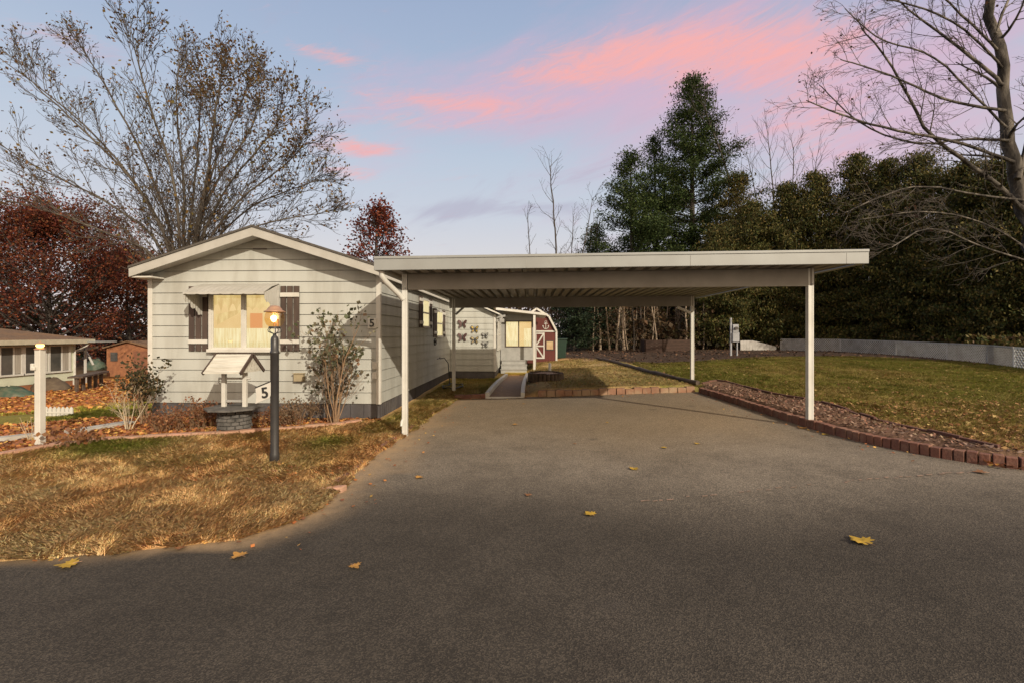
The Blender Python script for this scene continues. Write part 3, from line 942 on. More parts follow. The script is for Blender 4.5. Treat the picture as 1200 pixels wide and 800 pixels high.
# side porch
PY = 18.0; PX0, PX1 = WXR + .03, .20
m = MB(); m.box(PX0, PX1, PY, PY + .06, .52, 1.0); m.box(PX0, PX0 + .16, PY, PY + .06, 1.0, 2.3); m.box(PX1 - .14, PX1, PY, PY + .06, 1.0, 2.2); m.box(PX0 + .16, PX1 - .14, PY, PY + .06, 1.98, 2.22)
m.box(PX1 - .06, PX1, PY + .06, 20.5, .3, 2.2)
m.build('porch_wall', M['grey_wood'], home)
wx0, wx1 = PX0 + .16, PX1 - .14
m = MB(); m.box(wx0, wx0 + .04, PY - .02, PY + .03, 1.0, 1.98); m.box(wx1 - .04, wx1, PY - .02, PY + .03, 1.0, 1.98); m.box(wx0 + .04, wx1 - .04, PY - .02, PY + .03, 1.0, 1.035); m.box(wx0 + .04, wx1 - .04, PY - .02, PY + .03, 1.945, 1.98)
m.box((wx0 + wx1) / 2 - .02, (wx0 + wx1) / 2 + .02, PY - .02, PY + .03, 1.035, 1.945)
pw = m.build('porch_window', M['brown'], home)
MB().add([(wx0 + .03, PY + .005, 1.02), (wx1 - .03, PY + .005, 1.02), (wx1 - .03, PY + .005, 1.96), (wx0 + .03, PY + .005, 1.96)], [(0, 1, 2, 3)]).build('pane', M['glass'], pw)
m = MB(); m.box(wx0 + .03, wx1 - .03, PY + .045, PY + .05, 1.02, 1.96); m.build('lit_room', M['room'], pw)
m = MB(); m.add(*folds(wx0 + .04, (wx0 + wx1) / 2 - .03, PY + .035, 1.04, 1.94, .006, 8)); m.add(*folds((wx0 + wx1) / 2 + .2, wx1 - .05, PY + .035, 1.04, 1.7, .006, 5)); m.build('curtain', M['sheer'], pw)
m = MB()
p = [(WXR - .1, PY - .75, 2.36), (.58, PY - .75, 2.15), (.58, 20.6, 2.15), (WXR - .1, 20.6, 2.36)]
m.hexa([Vector(v) for v in p] + [Vector(v) + Vector((0, 0, .085)) for v in p]); m.build('porch_roof', M['trim'], home)
m = MB(); m.box(.09, .17, 17.3, 17.38, .1, 2.2); m.build('porch_post', M['trim'], home)
m = MB()
for i, (a_, b_) in enumerate(((17.72, 18.0), (17.46, 17.74), (17.2, 17.48))):
    m.box(PX0 + .05, PX1 - .35 + .1 * i * 0, a_, b_ - .02, 0, .50 - i * .15); m.box(PX0 + .03, PX1 - .33, a_ - .02, b_ - .021, .50 - i * .15, .53 - i * .15)
m.build('porch_steps', M['grey_wood'], home, .006)
m = MB()
for ya in (15.9, 16.6, 17.3):
    m.box(WXR + .016, WXR + .035, ya, ya + .55, 1.0, 1.95)
ws = m.build('porch_side_window', M['dark_pane'], home)
m = MB()
for ya in (15.9, 16.6, 17.3):
    m.box(WXR + .036, WXR + .05, ya - .03, ya, .97, 1.98); m.box(WXR + .036, WXR + .05, ya + .55, ya + .58, .97, 1.98); m.box(WXR + .036, WXR + .05, ya, ya + .55, 1.44, 1.48); m.box(WXR + .036, WXR + .08, ya, ya + .55, .95, .98)
m.build('frame', M['trim'], ws)
# scroll bracket under the wing eave
m = MB(); m.beam((WXR + .05, WY - .05, 2.02), (WXR + .34, WY - .05, 2.08), .04, .07); m.beam((WXR + .05, WY - .05, 1.88), (WXR + .25, WY - .05, 2.03), .04, .05); m.box(WXR + .15, WXR + .3, WY - .12, WY + .02, 1.86, 1.98)
m.build('eave_bracket', M['grey_wood'], home, .01)

# house number on the front wall
q = atY(437, 379, HY0)
hn = thing('house_number', (q.x, HY0 - .02, q.z), 'small white plaque with black number 5 on the corner of the white siding', 'sign')
MB().box(q.x - .08, q.x + .075, HY0 - .036, HY0 - .02, q.z - .09, q.z + .09).build('plaque', M['trim'], hn, .004)
put_text('numeral', '5', .19, M['ink'], hn, Matrix.Translation((q.x - .005, HY0 - .04, q.z)) @ Matrix.Rotation(R(90), 4, 'X'))

# butterflies
bcols = {'maroon': mat('maroon_metal', (.10, .05, .05), (.06, .03, .03), .5), 'yellow': mat('yellow_metal', (.45, .32, .06), (.30, .2, .05), .5),
         'tan': mat('tan_metal', (.36, .29, .14), (.25, .19, .1), .5), 'grey': mat('charcoal_metal', (.05, .05, .05), (.08, .08, .08), .5)}
bl = [(542, 380, 'maroon', 11, 'dark maroon metal butterfly at the upper left of the wall cluster'), (556.5, 386, 'yellow', 9.5, 'yellow metal butterfly, the upper of the two middle ones'),
      (542, 395.5, 'maroon', 11, 'dark maroon metal butterfly below the other maroon one'), (556.5, 398.5, 'tan', 9.5, 'tan metal butterfly, the lower of the two middle ones'),
      (568.5, 393.5, 'grey', 8, 'small charcoal metal butterfly above the other charcoal one'), (568.5, 403.8, 'grey', 8, 'small charcoal metal butterfly, lowest on the wing wall')]
for px, py, cn, w, lab in bl:
    q = atY(px, py, WY - .05); s = w * WY / F / 2
    b = thing('butterfly', (q.x, WY - .05, q.z), lab, 'wall ornament', 'metal butterflies on the wing wall')
    for sg in (-1, 1):
        m = MB()
        up = [(.06, .1), (.35, .75), (.8, .95), (1.0, .8), (.85, .3), (.5, .02)]; lo_ = [(.06, .02), (.5, -.02), (.75, -.3), (.7, -.8), (.45, -.75), (.1, -.25)]
        for poly in (up, lo_):
            m.prism([(q.x + sg * u * s, q.z + v * s) for u, v in poly], lambda u, v, w_: (u, w_ - abs(u - q.x) * .25, v), WY - .05, WY - .042)
        m.build('wing', bcols['grey'] if cn in ('yellow', 'tan') else bcols[cn], b)
        for poly, cx_, cz_ in ((up, .58, .5), (lo_, .48, -.4)):
            m = MB(); m.prism([(q.x + sg * (cx_ + (u - cx_) * .62) * s, q.z + (cz_ + (v - cz_) * .62) * s) for u, v in poly], lambda u, v, w_: (u, w_ - abs(u - q.x) * .25, v), WY - .056, WY - .049)
            m.build('wing_patch', bcols[cn] if cn != 'grey' else M['grey_wood'], b)
    m = MB(); m.tube([(q.x, WY - .055, q.z - .55 * s), (q.x, WY - .06, q.z), (q.x, WY - .055, q.z + .5 * s)], [.006, .014, .008], 6)
    for sg in (-1, 1): m.tube([(q.x, WY - .055, q.z + .48 * s), (q.x + sg * .2 * s, WY - .06, q.z + .95 * s)], .003, 4)
    m.build('body', M['ink'], b)

# garden hose by the wall
yh = y_on_side(511.5); d_ = -HX1 * SN + yh * CN
gh = thing('garden_hose', (HX1 + .1, yh, 0), 'black garden hose hanging from a tap on the side wall and coiled on the ground', 'hose')
m = MB(); m.tube([(HX1, yh, .80), (HX1 + .1, yh, .82)], .015, 6); m.tube([(HX1 + .1, yh - .03, .84), (HX1 + .1, yh + .03, .84)], .02, 6); m.build('tap', M['grey_metal'], gh)
m = MB()
pts = [(HX1 + .1, yh, .81), (HX1 + .2, yh + .1, .83), (HX1 + .3, yh + .15, .68), (HX1 + .33, yh + .16, .35), (HX1 + .34, yh + .15, .10)]
for k in range(40):
    t = k * .42; pts.append((HX1 + .55 + .26 * math.cos(t + 2.5) * (1 + .1 * math.sin(k)), yh - .5 + .55 * math.sin(t + 2.5), T(HX1 + .55, yh - .5) + .03 + .02 * (k % 3)))
m.tube(pts, .013, 6); m.build('hose', M['hose'], gh)

# ------------------------------------------------------------------ carport
PL, PR, PF, PB = -1.85, 3.97, 6.97, 11.93
RX0, RX1, RY0, RY1 = -2.16, 4.47, 6.50, 12.75
cp = thing('carport', ((PL + PR) / 2, PF, 0), 'white metal carport with flat ribbed roof on four posts over the drive', 'carport')
czt = lambda x: 2.555 + (x - RX0) / (RX1 - RX0) * .055      # roof top height


m = MB()
per = .19; n = int((RX1 - RX0 - .1) / per)
prof = []
for i in range(n):
    x = RX0 + .06 + i * per
    for u, v in ((0, 0), (.07, 0), (.082, .06), (.142, .06), (.154, 0)): prof.append((x + u, v))
vs = []; fs = []
for x, v in prof:
    z = czt(x) - .178 + v
    vs += [(x, RY0 + .04, z), (x, RY1 - .04, z), (x, RY1 - .04, z + .004), (x, RY0 + .04, z + .004)]
for i in range(len(prof) - 1):
    a_, b_ = 4 * i, 4 * i + 4
    fs += [(a_, a_ + 1, b_ + 1, b_), (a_ + 3, b_ + 3, b_ + 2, a_ + 2)]
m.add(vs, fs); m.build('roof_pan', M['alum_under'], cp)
m = MB()
def slope_bar(x0, x1, y0, y1, lo, hi):
    p = [(x0, y0, czt(x0) + lo), (x1, y0, czt(x1) + lo), (x1, y1, czt(x1) + lo), (x0, y1, czt(x0) + lo)]
    q = [(v[0], v[1], v[2] + hi - lo) for v in p]
    m.hexa([Vector(v) for v in p] + [Vector(v) for v in q])
slope_bar(RX0, RX1, RY0, RY0 + .035, -.185, 0)
slope_bar(RX0, RX1, RY0 + .035, RY0 + .07, -.185, -.17)
slope_bar(RX0, RX1, RY0 - .012, RY0 - .001, -.03, .006)
m.build('fascia', M['alum'], cp, .005)
m = MB(); slope_bar(RX0, RX1, RY1 - .035, RY1, -.185, 0); m.build('fascia', M['alum'], cp, .005)
for x, s in ((RX0, 1), (RX1, -1)):
    m = MB(); z = czt(x); m.box(x, x + s * .035, RY0 + .037, RY1 - .037, z - .183, z - .002); m.box(x + s * .036, x + s * .10, RY0 + .072, RY1 - .037, z - .183, z - .179)
    m.build('gutter', M['alum'], cp, .004)
for xs_ in (RX1 - .29, RX0 + 2.1, RX0 + 4.3):
    m = MB(); m.box(xs_, xs_ + .005, RY0 - .003, RY0 - .0005, czt(xs_) - .18, czt(xs_) - .04); m.build('fascia_seam', M['grey_wood'], cp)
for yb in (PF, PB):
    m = MB()
    x0, x1 = RX0 + .12, PR + .045
    p = [(x0, yb - .035, 2.14), (x1, yb - .035, 2.175), (x1, yb + .035, 2.175), (x0, yb + .035, 2.14)]
    q = [(x0, yb - .035, czt(x0) - .1815), (x1, yb - .035, czt(x1) - .1815), (x1, yb + .035, czt(x1) - .1815), (x0, yb + .035, czt(x0) - .1815)]
    if yb == PF:
        p = [(PL + .05, v[1], v[2]) if v[0] == x0 else v for v in p]; q = [(PL + .05, v[1], v[2]) if v[0] == x0 else v for v in q]
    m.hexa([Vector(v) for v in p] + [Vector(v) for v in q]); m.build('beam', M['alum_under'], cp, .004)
pm = mat('post_paint', (.52, .52, .50), (.47, .47, .44), .45, 3, c3=(.36, .34, .29), scale2=4, amt3=.3)
for x, y, lo_ in ((PL, PF, -.02), (PR, PF, .22), (PL - .08, PB, 0), (PR + .0, PB, .25)):
    m = MB(); w = .034
    m.box(x - w, x + w, y - w, y + w, lo_ - .05, czt(x) - .182)
    # folded metal flutes
    m.box(x - w - .004, x - w + .02, y - w - .004, y + w + .004, lo_ - .05, czt(x) - .182)
    m.box(x + w - .02, x + w + .004, y - w - .004, y + w + .004, lo_ - .05, czt(x) - .182)
    m.build('post', pm, cp, .003)
for x, z in ((PL, 2.16), (PR, 2.2)):
    m = MB(); m.tube([(x + .012, PF - .034, z), (x + .012, PF - .044, z)], .011, 8); m.build('bolt', M['grey_metal'], cp)
m = MB(); m.beam((PL - .08 + .05, PB, 1.98), (PL + .16, PB, 2.15), .05, .05); m.build('brace', M['alum'], cp, .003)
m = MB(); m.beam((PR - .04, PB - .05, 2.0), (PR - .38, PB - .05, 2.15), .05, .06); m.build('brace', M['trim'], cp, .003)
m = MB()
dpts = [(RX0 + .08, RY0 + .10, 2.37), (RX0 + .08, RY0 + .10, 2.31), (RX0 + .11, RY0 + .15, 2.24), (PL - .07, PF - .07, 2.07), (PL - .02, PF - .03, 2.0)]
m.tube(dpts, [.04, .042, .042, .042, .04], 8); m.build('downspout', pm, cp)
m = MB(); m.tube([(PL - .03, PF - .036, .24), (PL - .03, PF - .07, .22), (PL - .03, PF - .09, .16)], .02, 8)
m.build('drain_spout', pm, cp)

# ------------------------------------------------------------------ lamp post
lx, ly = -2.93, 5.36; lz = T(lx, ly)
lp = thing('lamp_post', (lx, ly, lz), 'black lamp post with lit round globe and number 5 board on the front lawn', 'lamp post')
m = MB(); m.lathe((lx, ly, lz), [(.0, -.05), (.055, -.05), (.052, .1), (.046, .12), (.046, 1.24), (.05, 1.245), (.05, 1.27), (.043, 1.275), (.043, 1.40), (.036, 1.43), (.02, 1.445), (.018, 1.47), (.0, 1.47)], 20)
m.build('post', M['black'], lp)
m = MB()
for k in range(5):
    t = k * 1.2566 + .3; c_, s_ = math.cos(t), math.sin(t)
    m.tube([(lx + .02 * c_, ly + .02 * s_, lz + 1.47), (lx + .07 * c_, ly + .07 * s_, lz + 1.49), (lx + .075 * c_, ly + .075 * s_, lz + 1.515), (lx + .06 * c_, ly + .06 * s_, lz + 1.53)], .005, 5)
m.lathe((lx, ly, lz), [(0, 1.525), (.062, 1.525), (.066, 1.535), (.06, 1.55), (0, 1.55)], 18)
m.build('cradle', M['black'], lp)
m = MB(); m.lathe((lx, ly, lz), [(.06, 1.55), (.085, 1.57), (.102, 1.61), (.105, 1.645), (.098, 1.69), (.085, 1.715)], 24); m.build('glass_globe', M['globe'], lp)
m = MB(); m.lathe((lx, ly, lz), [(0, 1.70), (.112, 1.712), (.114, 1.722), (.085, 1.735), (.07, 1.76), (.045, 1.785), (.0, 1.79)], 24); m.build('cap', M['copper'], lp)
m = MB(); m.lathe((lx - .01, ly, lz), [(0, 1.60), (.02, 1.61), (.034, 1.64), (.03, 1.665), (0, 1.68)], 14); m.build('bulb', M['flame'], lp)
m = MB(); m.lathe((lx, ly, lz), [(.012, 1.55), (.012, 1.60), (0, 1.60)], 10); m.lathe((lx + .04, ly - .01, lz), [(.012, 1.55), (.012, 1.63), (0, 1.64)], 8); m.build('socket', M['copper'], lp)
# number board, hung on the left of the post
q0 = at(298, 455, 5.42); q1 = at(316, 447, 5.40)
zb0, zb1 = at(298, 473, 5.42).z, at(316, 467, 5.40).z
m = MB()
yb = ly - .03
pts = [(q0.x, zb0), (q1.x - .02, zb1 + .01), (q1.x, zb1 + .06), (q1.x + .005, q1.z - .02), (q1.x - .01, q1.z), (q0.x, q0.z), (q0.x + .012, (q0.z + zb0) / 2)]
m.prism(pts, lambda u, v, w: (u, w, v), yb - .008, yb + .008); nb = m.build('number_board', M['trim'], lp)
m = MB(); m.beam((q0.x - .005, yb, q0.z + .006), (q1.x + .04, yb, q1.z + .022), .02, .014); m.build('bracket', M['black'], nb)
cxm = (q0.x + q1.x) / 2 + .02
put_text('numeral', '5', .17, M['ink'], nb, Matrix.Translation((cxm, yb - .012, (q0.z + zb1) / 2 + .005)) @ Matrix.Shear('XZ', 4, (0.0, 0.0)) @ Matrix.Rotation(R(90), 4, 'X') @ Matrix.Rotation(R(8), 4, 'Z'))

# ------------------------------------------------------------------ wishing well
wx, wy = -4.58, 7.22; wz = T(wx, wy)
ww = thing('wishing_well', (wx, wy, wz), 'wooden wishing well with white roof on a dark stone base under the front window', 'wishing well')
m = MB(); m.lathe((wx, wy, wz), [(.0, -.05), (.205, -.05), (.21, .33), (0, .335)], 24)
rows = 6
for r_ in range(rows):
    for k in range(13):
        t = (k + (r_ % 2) * .5) / 13 * 2 * math.pi; hw = .21 * math.pi / 13 * .93
        ct_, st_ = math.cos(t), math.sin(t); rr = .235 + rnd.uniform(-.008, .012); zz = wz - .01 + r_ * .056
        def fr_(u, o, z): return Vector((wx + ct_ * o - st_ * u, wy + st_ * o + ct_ * u, z))
        m.hexa([fr_(-hw, rr, zz + .004), fr_(hw, rr, zz + .004), fr_(hw, .19, zz + .004), fr_(-hw, .19, zz + .004), fr_(-hw, rr - .004, zz + .052), fr_(hw, rr - .004, zz + .052), fr_(hw, .19, zz + .052), fr_(-hw, .19, zz + .052)][::1])
m.build('stone_base', M['stone_dark'], ww, .006)
m = MB()
oc = [(wx + .42 * math.cos(k * math.pi / 4 + .39), wy + .42 * math.sin(k * math.pi / 4 + .39)) for k in range(8)]
m.prism(oc, lambda u, v, w: (u, v, w), wz + .337, wz + .365); m.build('deck_ring', M['stone_dark'], ww, .004)
for sx in (-.165, .165):
    m = MB(); m.box(wx + sx - .03, wx + sx + .03, wy - .025, wy + .025, wz + .365, wz + 1.08); m.build('post', M['trim'], ww, .003)
m = MB(); m.tube([(wx - .25, wy, wz + .80), (wx + .25, wy, wz + .80)], .016, 8); m.tube([(wx - .25, wy, wz + .80), (wx - .25, wy - .0, wz + .72), (wx - .31, wy, wz + .72)], .01, 6); m.build('crank_bar', M['trim'], ww)
m = MB(); m.box(wx - .12, wx + .12, wy - .02, wy + .02, wz + .44, wz + .47); m.build('rail', M['grey_wood'], ww)
zr, ze, hd = wz + 1.17, wz + .90, .31
m = MB()
nb_ = 4
for sg in (-1, 1):
    for i in range(nb_):
        t0, t1 = i / nb_, (i + 1) / nb_ + .03
        def rp(t, x, up): return Vector((x, wy + sg * hd * t, zr + (ze - zr) * t + up))
        xa, xb = wx - .28, wx + .28
        a4 = [rp(t0, xa, .0), rp(t0, xb, .0), rp(t1, xb, .008), rp(t1, xa, .008)]
        b4 = [rp(t0, xa, .012), rp(t0, xb, .012), rp(t1, xb, .022), rp(t1, xa, .022)]
        if sg == 1: m.hexa(a4 + b4)
        else: m.hexa(a4[::-1] + b4[::-1])
wr = m.build('roof', M['weathered'], ww)
m = MB()
for x in (wx - .288, wx + .288):
    for sg in (-1, 1): m.beam((x, wy, zr), (x, wy + sg * hd * 1.02, ze - .005), .02, .05)
m.beam((wx - .29, wy, zr + .016), (wx + .29, wy, zr + .016), .03, .012)
m.build('edge_board', M['brown'], wr)
m = MB()
for x in (wx - .27, wx + .27): m.prism([(wy - hd * .9, ze + .005), (wy + hd * .9, ze + .005), (wy, zr - .025)], lambda u, v, w: (w, u, v), x - .006, x + .006)
m.build('gable_board', M['weathered'], wr)

# ------------------------------------------------------------------ white light post at the left
q = hit(47, 521)
wp = thing('light_post', (q.x, q.y, q.z), 'square white wooden post with small glowing lantern on top by the path', 'lamp post')
m = MB(); m.box(q.x - .04, q.x + .04, q.y - .04, q.y + .04, q.z - .05, q.z + 1.27); m.build('post', M['trim'], wp, .006)
m = MB(); m.lathe((q.x, q.y, q.z), [(0, 1.27), (.06, 1.27), (.065, 1.28), (.035, 1.295), (0, 1.295)], 6, False); m.lathe((q.x, q.y, q.z), [(.062, 1.342), (.035, 1.36), (.01, 1.37), (0, 1.39)], 6, False); m.build('lantern_frame', M['copper'], wp)
m = MB(); m.lathe((q.x, q.y, q.z), [(0, 1.295), (.03, 1.30), (.046, 1.32), (.04, 1.34), (0, 1.345)], 10); m.build('lantern_glass', M['flame2'], wp)
m = MB(); m.box(q.x - .08, q.x - .041, q.y - .06, q.y - .0, q.z + 1.04, q.z + 1.09); m.box(q.x - .07, q.x - .01, q.y - .07, q.y - .041, q.z + 1.0, q.z + 1.05); m.build('outlet', M['trim'], wp, .01)

# ------------------------------------------------------------------ edgings
def resample(pts, step):
    pts = [Vector((p[0], p[1], 0)) for p in pts]; out = [pts[0].copy()]; i = 0; cur = pts[0].copy(); left = step
    while i < len(pts) - 1:
        d = pts[i + 1] - cur
        if d.length < left: left -= d.length; i += 1; cur = pts[i].copy() if i < len(pts) else cur
        else: cur = cur + d.normalized() * left; out.append(cur.copy()); left = step
    return out


def smooth_path(pts, k=2):
    P_ = [Vector((p[0], p[1], 0)) for p in pts]
    for _ in range(k):
        Q = [P_[0]]
        for a_, b_ in zip(P_[:-1], P_[1:]): Q += [a_.lerp(b_, .25), a_.lerp(b_, .75)]
        P_ = Q + [P_[-1]]
    return P_


def blocks(name, path, step, thick, lo, hi, mt, base, label, cat, gap=.006, wig=.006, bev=.006, side=0, tilt=0.0):
    P_ = resample(smooth_path(path), step); m = MB()
    for a_, b_ in zip(P_[:-1], P_[1:]):
        d = (b_ - a_).normalized(); nrm = Vector((-d.y, d.x, 0))
        o_ = nrm * (side * thick / 2 + rnd.uniform(-wig, wig))
        a2, b2 = a_ + d * gap / 2 + o_, b_ - d * gap / 2 + o_
        za = base(a2.x, a2.y) + lo; h = hi - lo + rnd.uniform(-wig, wig); zb = base(b2.x, b2.y) + lo
        w_ = nrm * thick / 2; tl = nrm * tilt * rnd.uniform(-1, 1)
        p = [a2 - w_ + Vector((0, 0, za)), b2 - w_ + Vector((0, 0, zb)), b2 + w_ + Vector((0, 0, zb)), a2 + w_ + Vector((0, 0, za))]
        m.hexa(p + [v + Vector((0, 0, h)) + tl for v in p])
    o = m.build(name, mt, None, bev)
    return tag(o, label, cat)


dzf = lambda x, y: float(dz(x, y))
blocks('brick_border', [(3.9, 11.0), (3.97, 9.0), (3.99, 6.8), (4.17, 5.8), (4.58, 5.08), (5.2, 4.72), (6.4, 4.5)], .09, .10, -.04, .115, M['brick'], dzf,
       'curving upright red brick border along the right edge of the drive', 'garden edging', .008, .008, side=-1, tilt=.008)
blocks('lawn_edging', [(p.x, p.y) for p in inner], .42, .045, -.03, .03, M['edge_red'], T, 'low dark red wavy edging between bark mulch and side lawn', 'garden edging', .02, .015)
blocks('block_border', [(-1.75, 10.92), (-.95, 10.98)], .2, .12, -.05, .10, M['brick'], dzf, 'short dark brick edge at the end of the drive, left of the ramp', 'garden edging')
blocks('block_border', [(.16, 11.02), (1.3, 11.07), (2.6, 11.12), (3.82, 11.17)], .20, .13, -.05, .13, M['terra'], dzf, 'terracotta block edge across the end of the drive, right of the ramp', 'garden edging', .012, .02, tilt=.02)
blocks('scalloped_edging', [(p.x, p.y) for p in edgL], .30, .12, -.05, .045, M['pink'], T, 'pink concrete edging curving between front bed and dry lawn', 'garden edging', .004, .012)
blocks('drive_edging', [(-1.93, 4.6), (-1.98, 5.6), (-1.95, 6.8), (-1.86, 9.0), (-1.78, 10.8)], .4, .06, -.05, .03, M['brick'], dzf, 'thin sunken red edging along the left side of the drive', 'garden edging', .02, .012)
pathp = [hit(*p) for p in [(-60, 524), (0, 516), (40, 512), (60, 510)]]
blocks('path_kerb', [(p.x, p.y) for p in pathp], .9, .16, -.05, .06, M['concrete'], T, 'pale concrete kerb behind the white light post', 'kerb', .015)
pathp = [hit(*p) for p in [(80, 508), (120, 502), (150, 497), (186, 488)]]
blocks('path_kerb', [(p.x, p.y) for p in pathp], .9, .22, -.05, .05, M['concrete'], T, 'grey concrete kerb leading to the left side of the white home', 'kerb', .015)
lg = MB()
lgp = resample(smooth_path([(p.x, p.y) for p in logp]), .5)
lg.tube([(p.x, p.y, T(p.x, p.y) + .05) for p in lgp], [.062 + .014 * math.sin(i * 2.1) for i in range(len(lgp))], 8)
tag(lg.build('log_edging', M['timber']), 'long dark timber edging curving from the carport post to the woods', 'garden edging')
q = hit(388, 576)
pv = MB(); pv.hexa([q + Vector(v) for v in ((-.12, -.06, -.02), (.10, .0, -.02), (.12, .09, -.02), (-.09, .04, -.02), (-.12, -.06, .04), (.10, .0, .045), (.12, .09, .045), (-.09, .04, .04))])
tag(pv.build('loose_block', M['pink'], None, .012), 'single pink concrete block lying at the edge of lawn and drive', 'block')

# ------------------------------------------------------------------ ramp path
lpts = [hit(*p) for p in [(571, 467), (577, 459), (585, 450), (594, 442)]]
rpts = [hit(*p) for p in [(612.5, 467), (613, 458), (615, 449), (618, 441)]]
ramp = thing('garden_path', (-.4, 11, 0), 'short brown boarded path with white curbs leading to the side porch', 'path')
m = MB()
for i in range(3):
    for k in range(7):
        t0, t1 = k / 7, (k + .93) / 7
        a0, a1 = lpts[i].lerp(lpts[i + 1], t0), lpts[i].lerp(lpts[i + 1], t1); b0, b1 = rpts[i].lerp(rpts[i + 1], t0), rpts[i].lerp(rpts[i + 1], t1)
        p = [a0, b0, b1, a1]
        m.hexa([v + Vector((0, 0, .0)) for v in p] + [v + Vector((0, 0, .045)) for v in p])
m.build('walkway', M['deckboard'], ramp)
for pts in (lpts, rpts):
    m = MB(); S = resample(smooth_path([(p.x, p.y) for p in pts]), .35)
    for a_, b_ in zip(S[:-1], S[1:]):
        m.beam((a_.x, a_.y, T(a_.x, a_.y) + .06), (b_.x, b_.y, T(b_.x, b_.y) + .06), .09, .16)
    m.build('curb', M['trim'], ramp, .004)
m = MB(); m.beam(lpts[0] + Vector((-.03, -.05, .015)), rpts[0] + Vector((.03, -.05, .015)), .03, .07); m.build('threshold', M['trim'], ramp)
q = hit(607, 438)
m = MB(); m.box(q.x - .45, q.x + .35, q.y - .2, q.y + 1.1, q.z + .0, q.z + .035); tag(m.build('doormat', mat('yellow_lit_mat', (.55, .42, .08), (.48, .36, .07), .9, 30)), 'mat with yellow light in its colour at the foot of the grey porch steps', 'mat')  # the yellow light falling here is put into the mat's colour
# stump ring
q = hit(640, 446)
st = thing('round_planter', (q.x, q.y, q.z), 'low round planter ringed with dark upright logs beside the path', 'planter')
m = MB()
for k in range(26):
    t = k / 26 * 6.283; r_ = .44
    m.tube([(q.x + r_ * math.cos(t), q.y + .35 + r_ * math.sin(t), q.z - .05), (q.x + r_ * math.cos(t), q.y + .35 + r_ * math.sin(t), q.z + .2 + rnd.uniform(-.015, .015))], .055, 8)
m.build('log_ring', M['timber'], st)
m = MB(); m.lathe((q.x, q.y + .35, q.z), [(.42, .16), (.25, .19), (0, .2)], 20); m.build('soil', M['terra'], st)
q2 = Vector((q.x + .14, q.y + 1.0, T(q.x + .14, q.y + 1.0)))
m = MB(); m.lathe(q2, [(0, -.03), (.04, -.03), (.04, .42), (.033, .42), (.033, .3), (0, .3)], 14); tag(m.build('white_pipe', M['trim']), 'short white standpipe behind the round log planter', 'pipe')

# ------------------------------------------------------------------ red barn shed
by = 21.0
bx0, bx1 = at(606, 0, by).x, at(652, 0, by).x
bz = T(bx1, by); bc = (bx0 + bx1) / 2
zt = lambda py: CH - (py - HY) * by / F
barn = thing('garden_shed', (bc, by, bz), 'red barn shaped garden shed with white trim and lit window behind the porch', 'shed')
zk, zkk, za = zt(388), zt(371), zt(362)
hw = bx1 - bc
outl = [(bx0, bz - .1), (bx1, bz - .1), (bx1, zk), (bc + hw * .62, zkk), (bc, za), (bc - hw * .62, zkk), (bx0, zk)]
m = MB(); m.prism(outl, lambda u, v, w: (u, w, v), by, by + 2.4); m.build('wall', M['barn'], barn)
m = MB()
ol = [(bx0, zk), (bc - hw * .62, zkk), (bc, za), (bc + hw * .62, zkk), (bx1, zk)]
for a_, b_ in zip(ol[:-1], ol[1:]):
    m.hexa([Vector((a_[0], by - .08, a_[1] + .01)), Vector((b_[0], by - .08, b_[1] + .01)), Vector((b_[0], by + 2.5, b_[1] + .01)), Vector((a_[0], by + 2.5, a_[1] + .01)),
            Vector((a_[0], by - .08, a_[1] + .06)), Vector((b_[0], by - .08, b_[1] + .06)), Vector((b_[0], by + 2.5, b_[1] + .06)), Vector((a_[0], by + 2.5, a_[1] + .06))])
m.build('roof', M['shingle'], barn)
m = MB()
for a_, b_ in zip(ol[:-1], ol[1:]): m.beam((a_[0], by - .10, a_[1]), (b_[0], by - .10, b_[1]), .03, .08)
for x in (bx0, bx1): m.box(x - .04, x + .04, by - .03, by + .03, bz, zk)
m.box(bx0, bx1, by - .028, by - .002, zk - .04, zk + .03)
m.build('trim', M['trim'], barn)
xd0, xd1 = at(612, 0, by).x, at(638, 0, by).x
m = MB(); m.box(xd0, xd1, by - .02, by - .001, bz + .1, zk - .06); dd = m.build('door', M['barn'], barn)
m = MB()
xm = at(627.5, 0, by).x
for xa, xb in ((xd0, xm), (xm, xd1)):
    for x in (xa + .02, xb - .02): m.box(x - .025, x + .025, by - .036, by - .021, bz + .1, zk - .06)
    for z in (bz + .13, (bz + zk) / 2, zk - .1): m.box(xa + .045, xb - .045, by - .036, by - .021, z - .03, z + .03)
    m.beam((xa + .05, by - .03, (bz + zk) / 2 + .05), (xb - .05, by - .03, zk - .13), .012, .06); m.beam((xa + .05, by - .03, (bz + zk) / 2 - .05), (xb - .05, by - .03, bz + .16), .012, .06)
m.build('brace', M['trim'], dd)
xw0, xw1 = at(640.5, 0, by).x, at(648, 0, by).x; z0, z1 = zt(409), zt(400)
m = MB(); m.box(xw0 - .04, xw1 + .04, by - .03, by - .001, z0 - .04, z1 + .04); wn = m.build('window', M['brown'], barn)
m = MB(); m.box(xw0, xw1, by - .036, by - .031, z0, z1); m.build('pane', emit('lit_shed_pane', (.95, .62, .28), .8, (.8, .45, .2), 6), wn)
ax, az = at(639.5, 0, by).x, zt(381)
m = MB(); s = .16
m.box(ax - .012, ax + .012, by - .02, by - .003, az - s, az + s * .7); m.box(ax - s * .5, ax + s * .5, by - .021, by - .003, az + s * .35, az + s * .5)
m.tube([(ax + .045 * math.cos(k * .785), by - .012, az + s * .88 + .045 * math.sin(k * .785)) for k in range(9)], .01, 5)
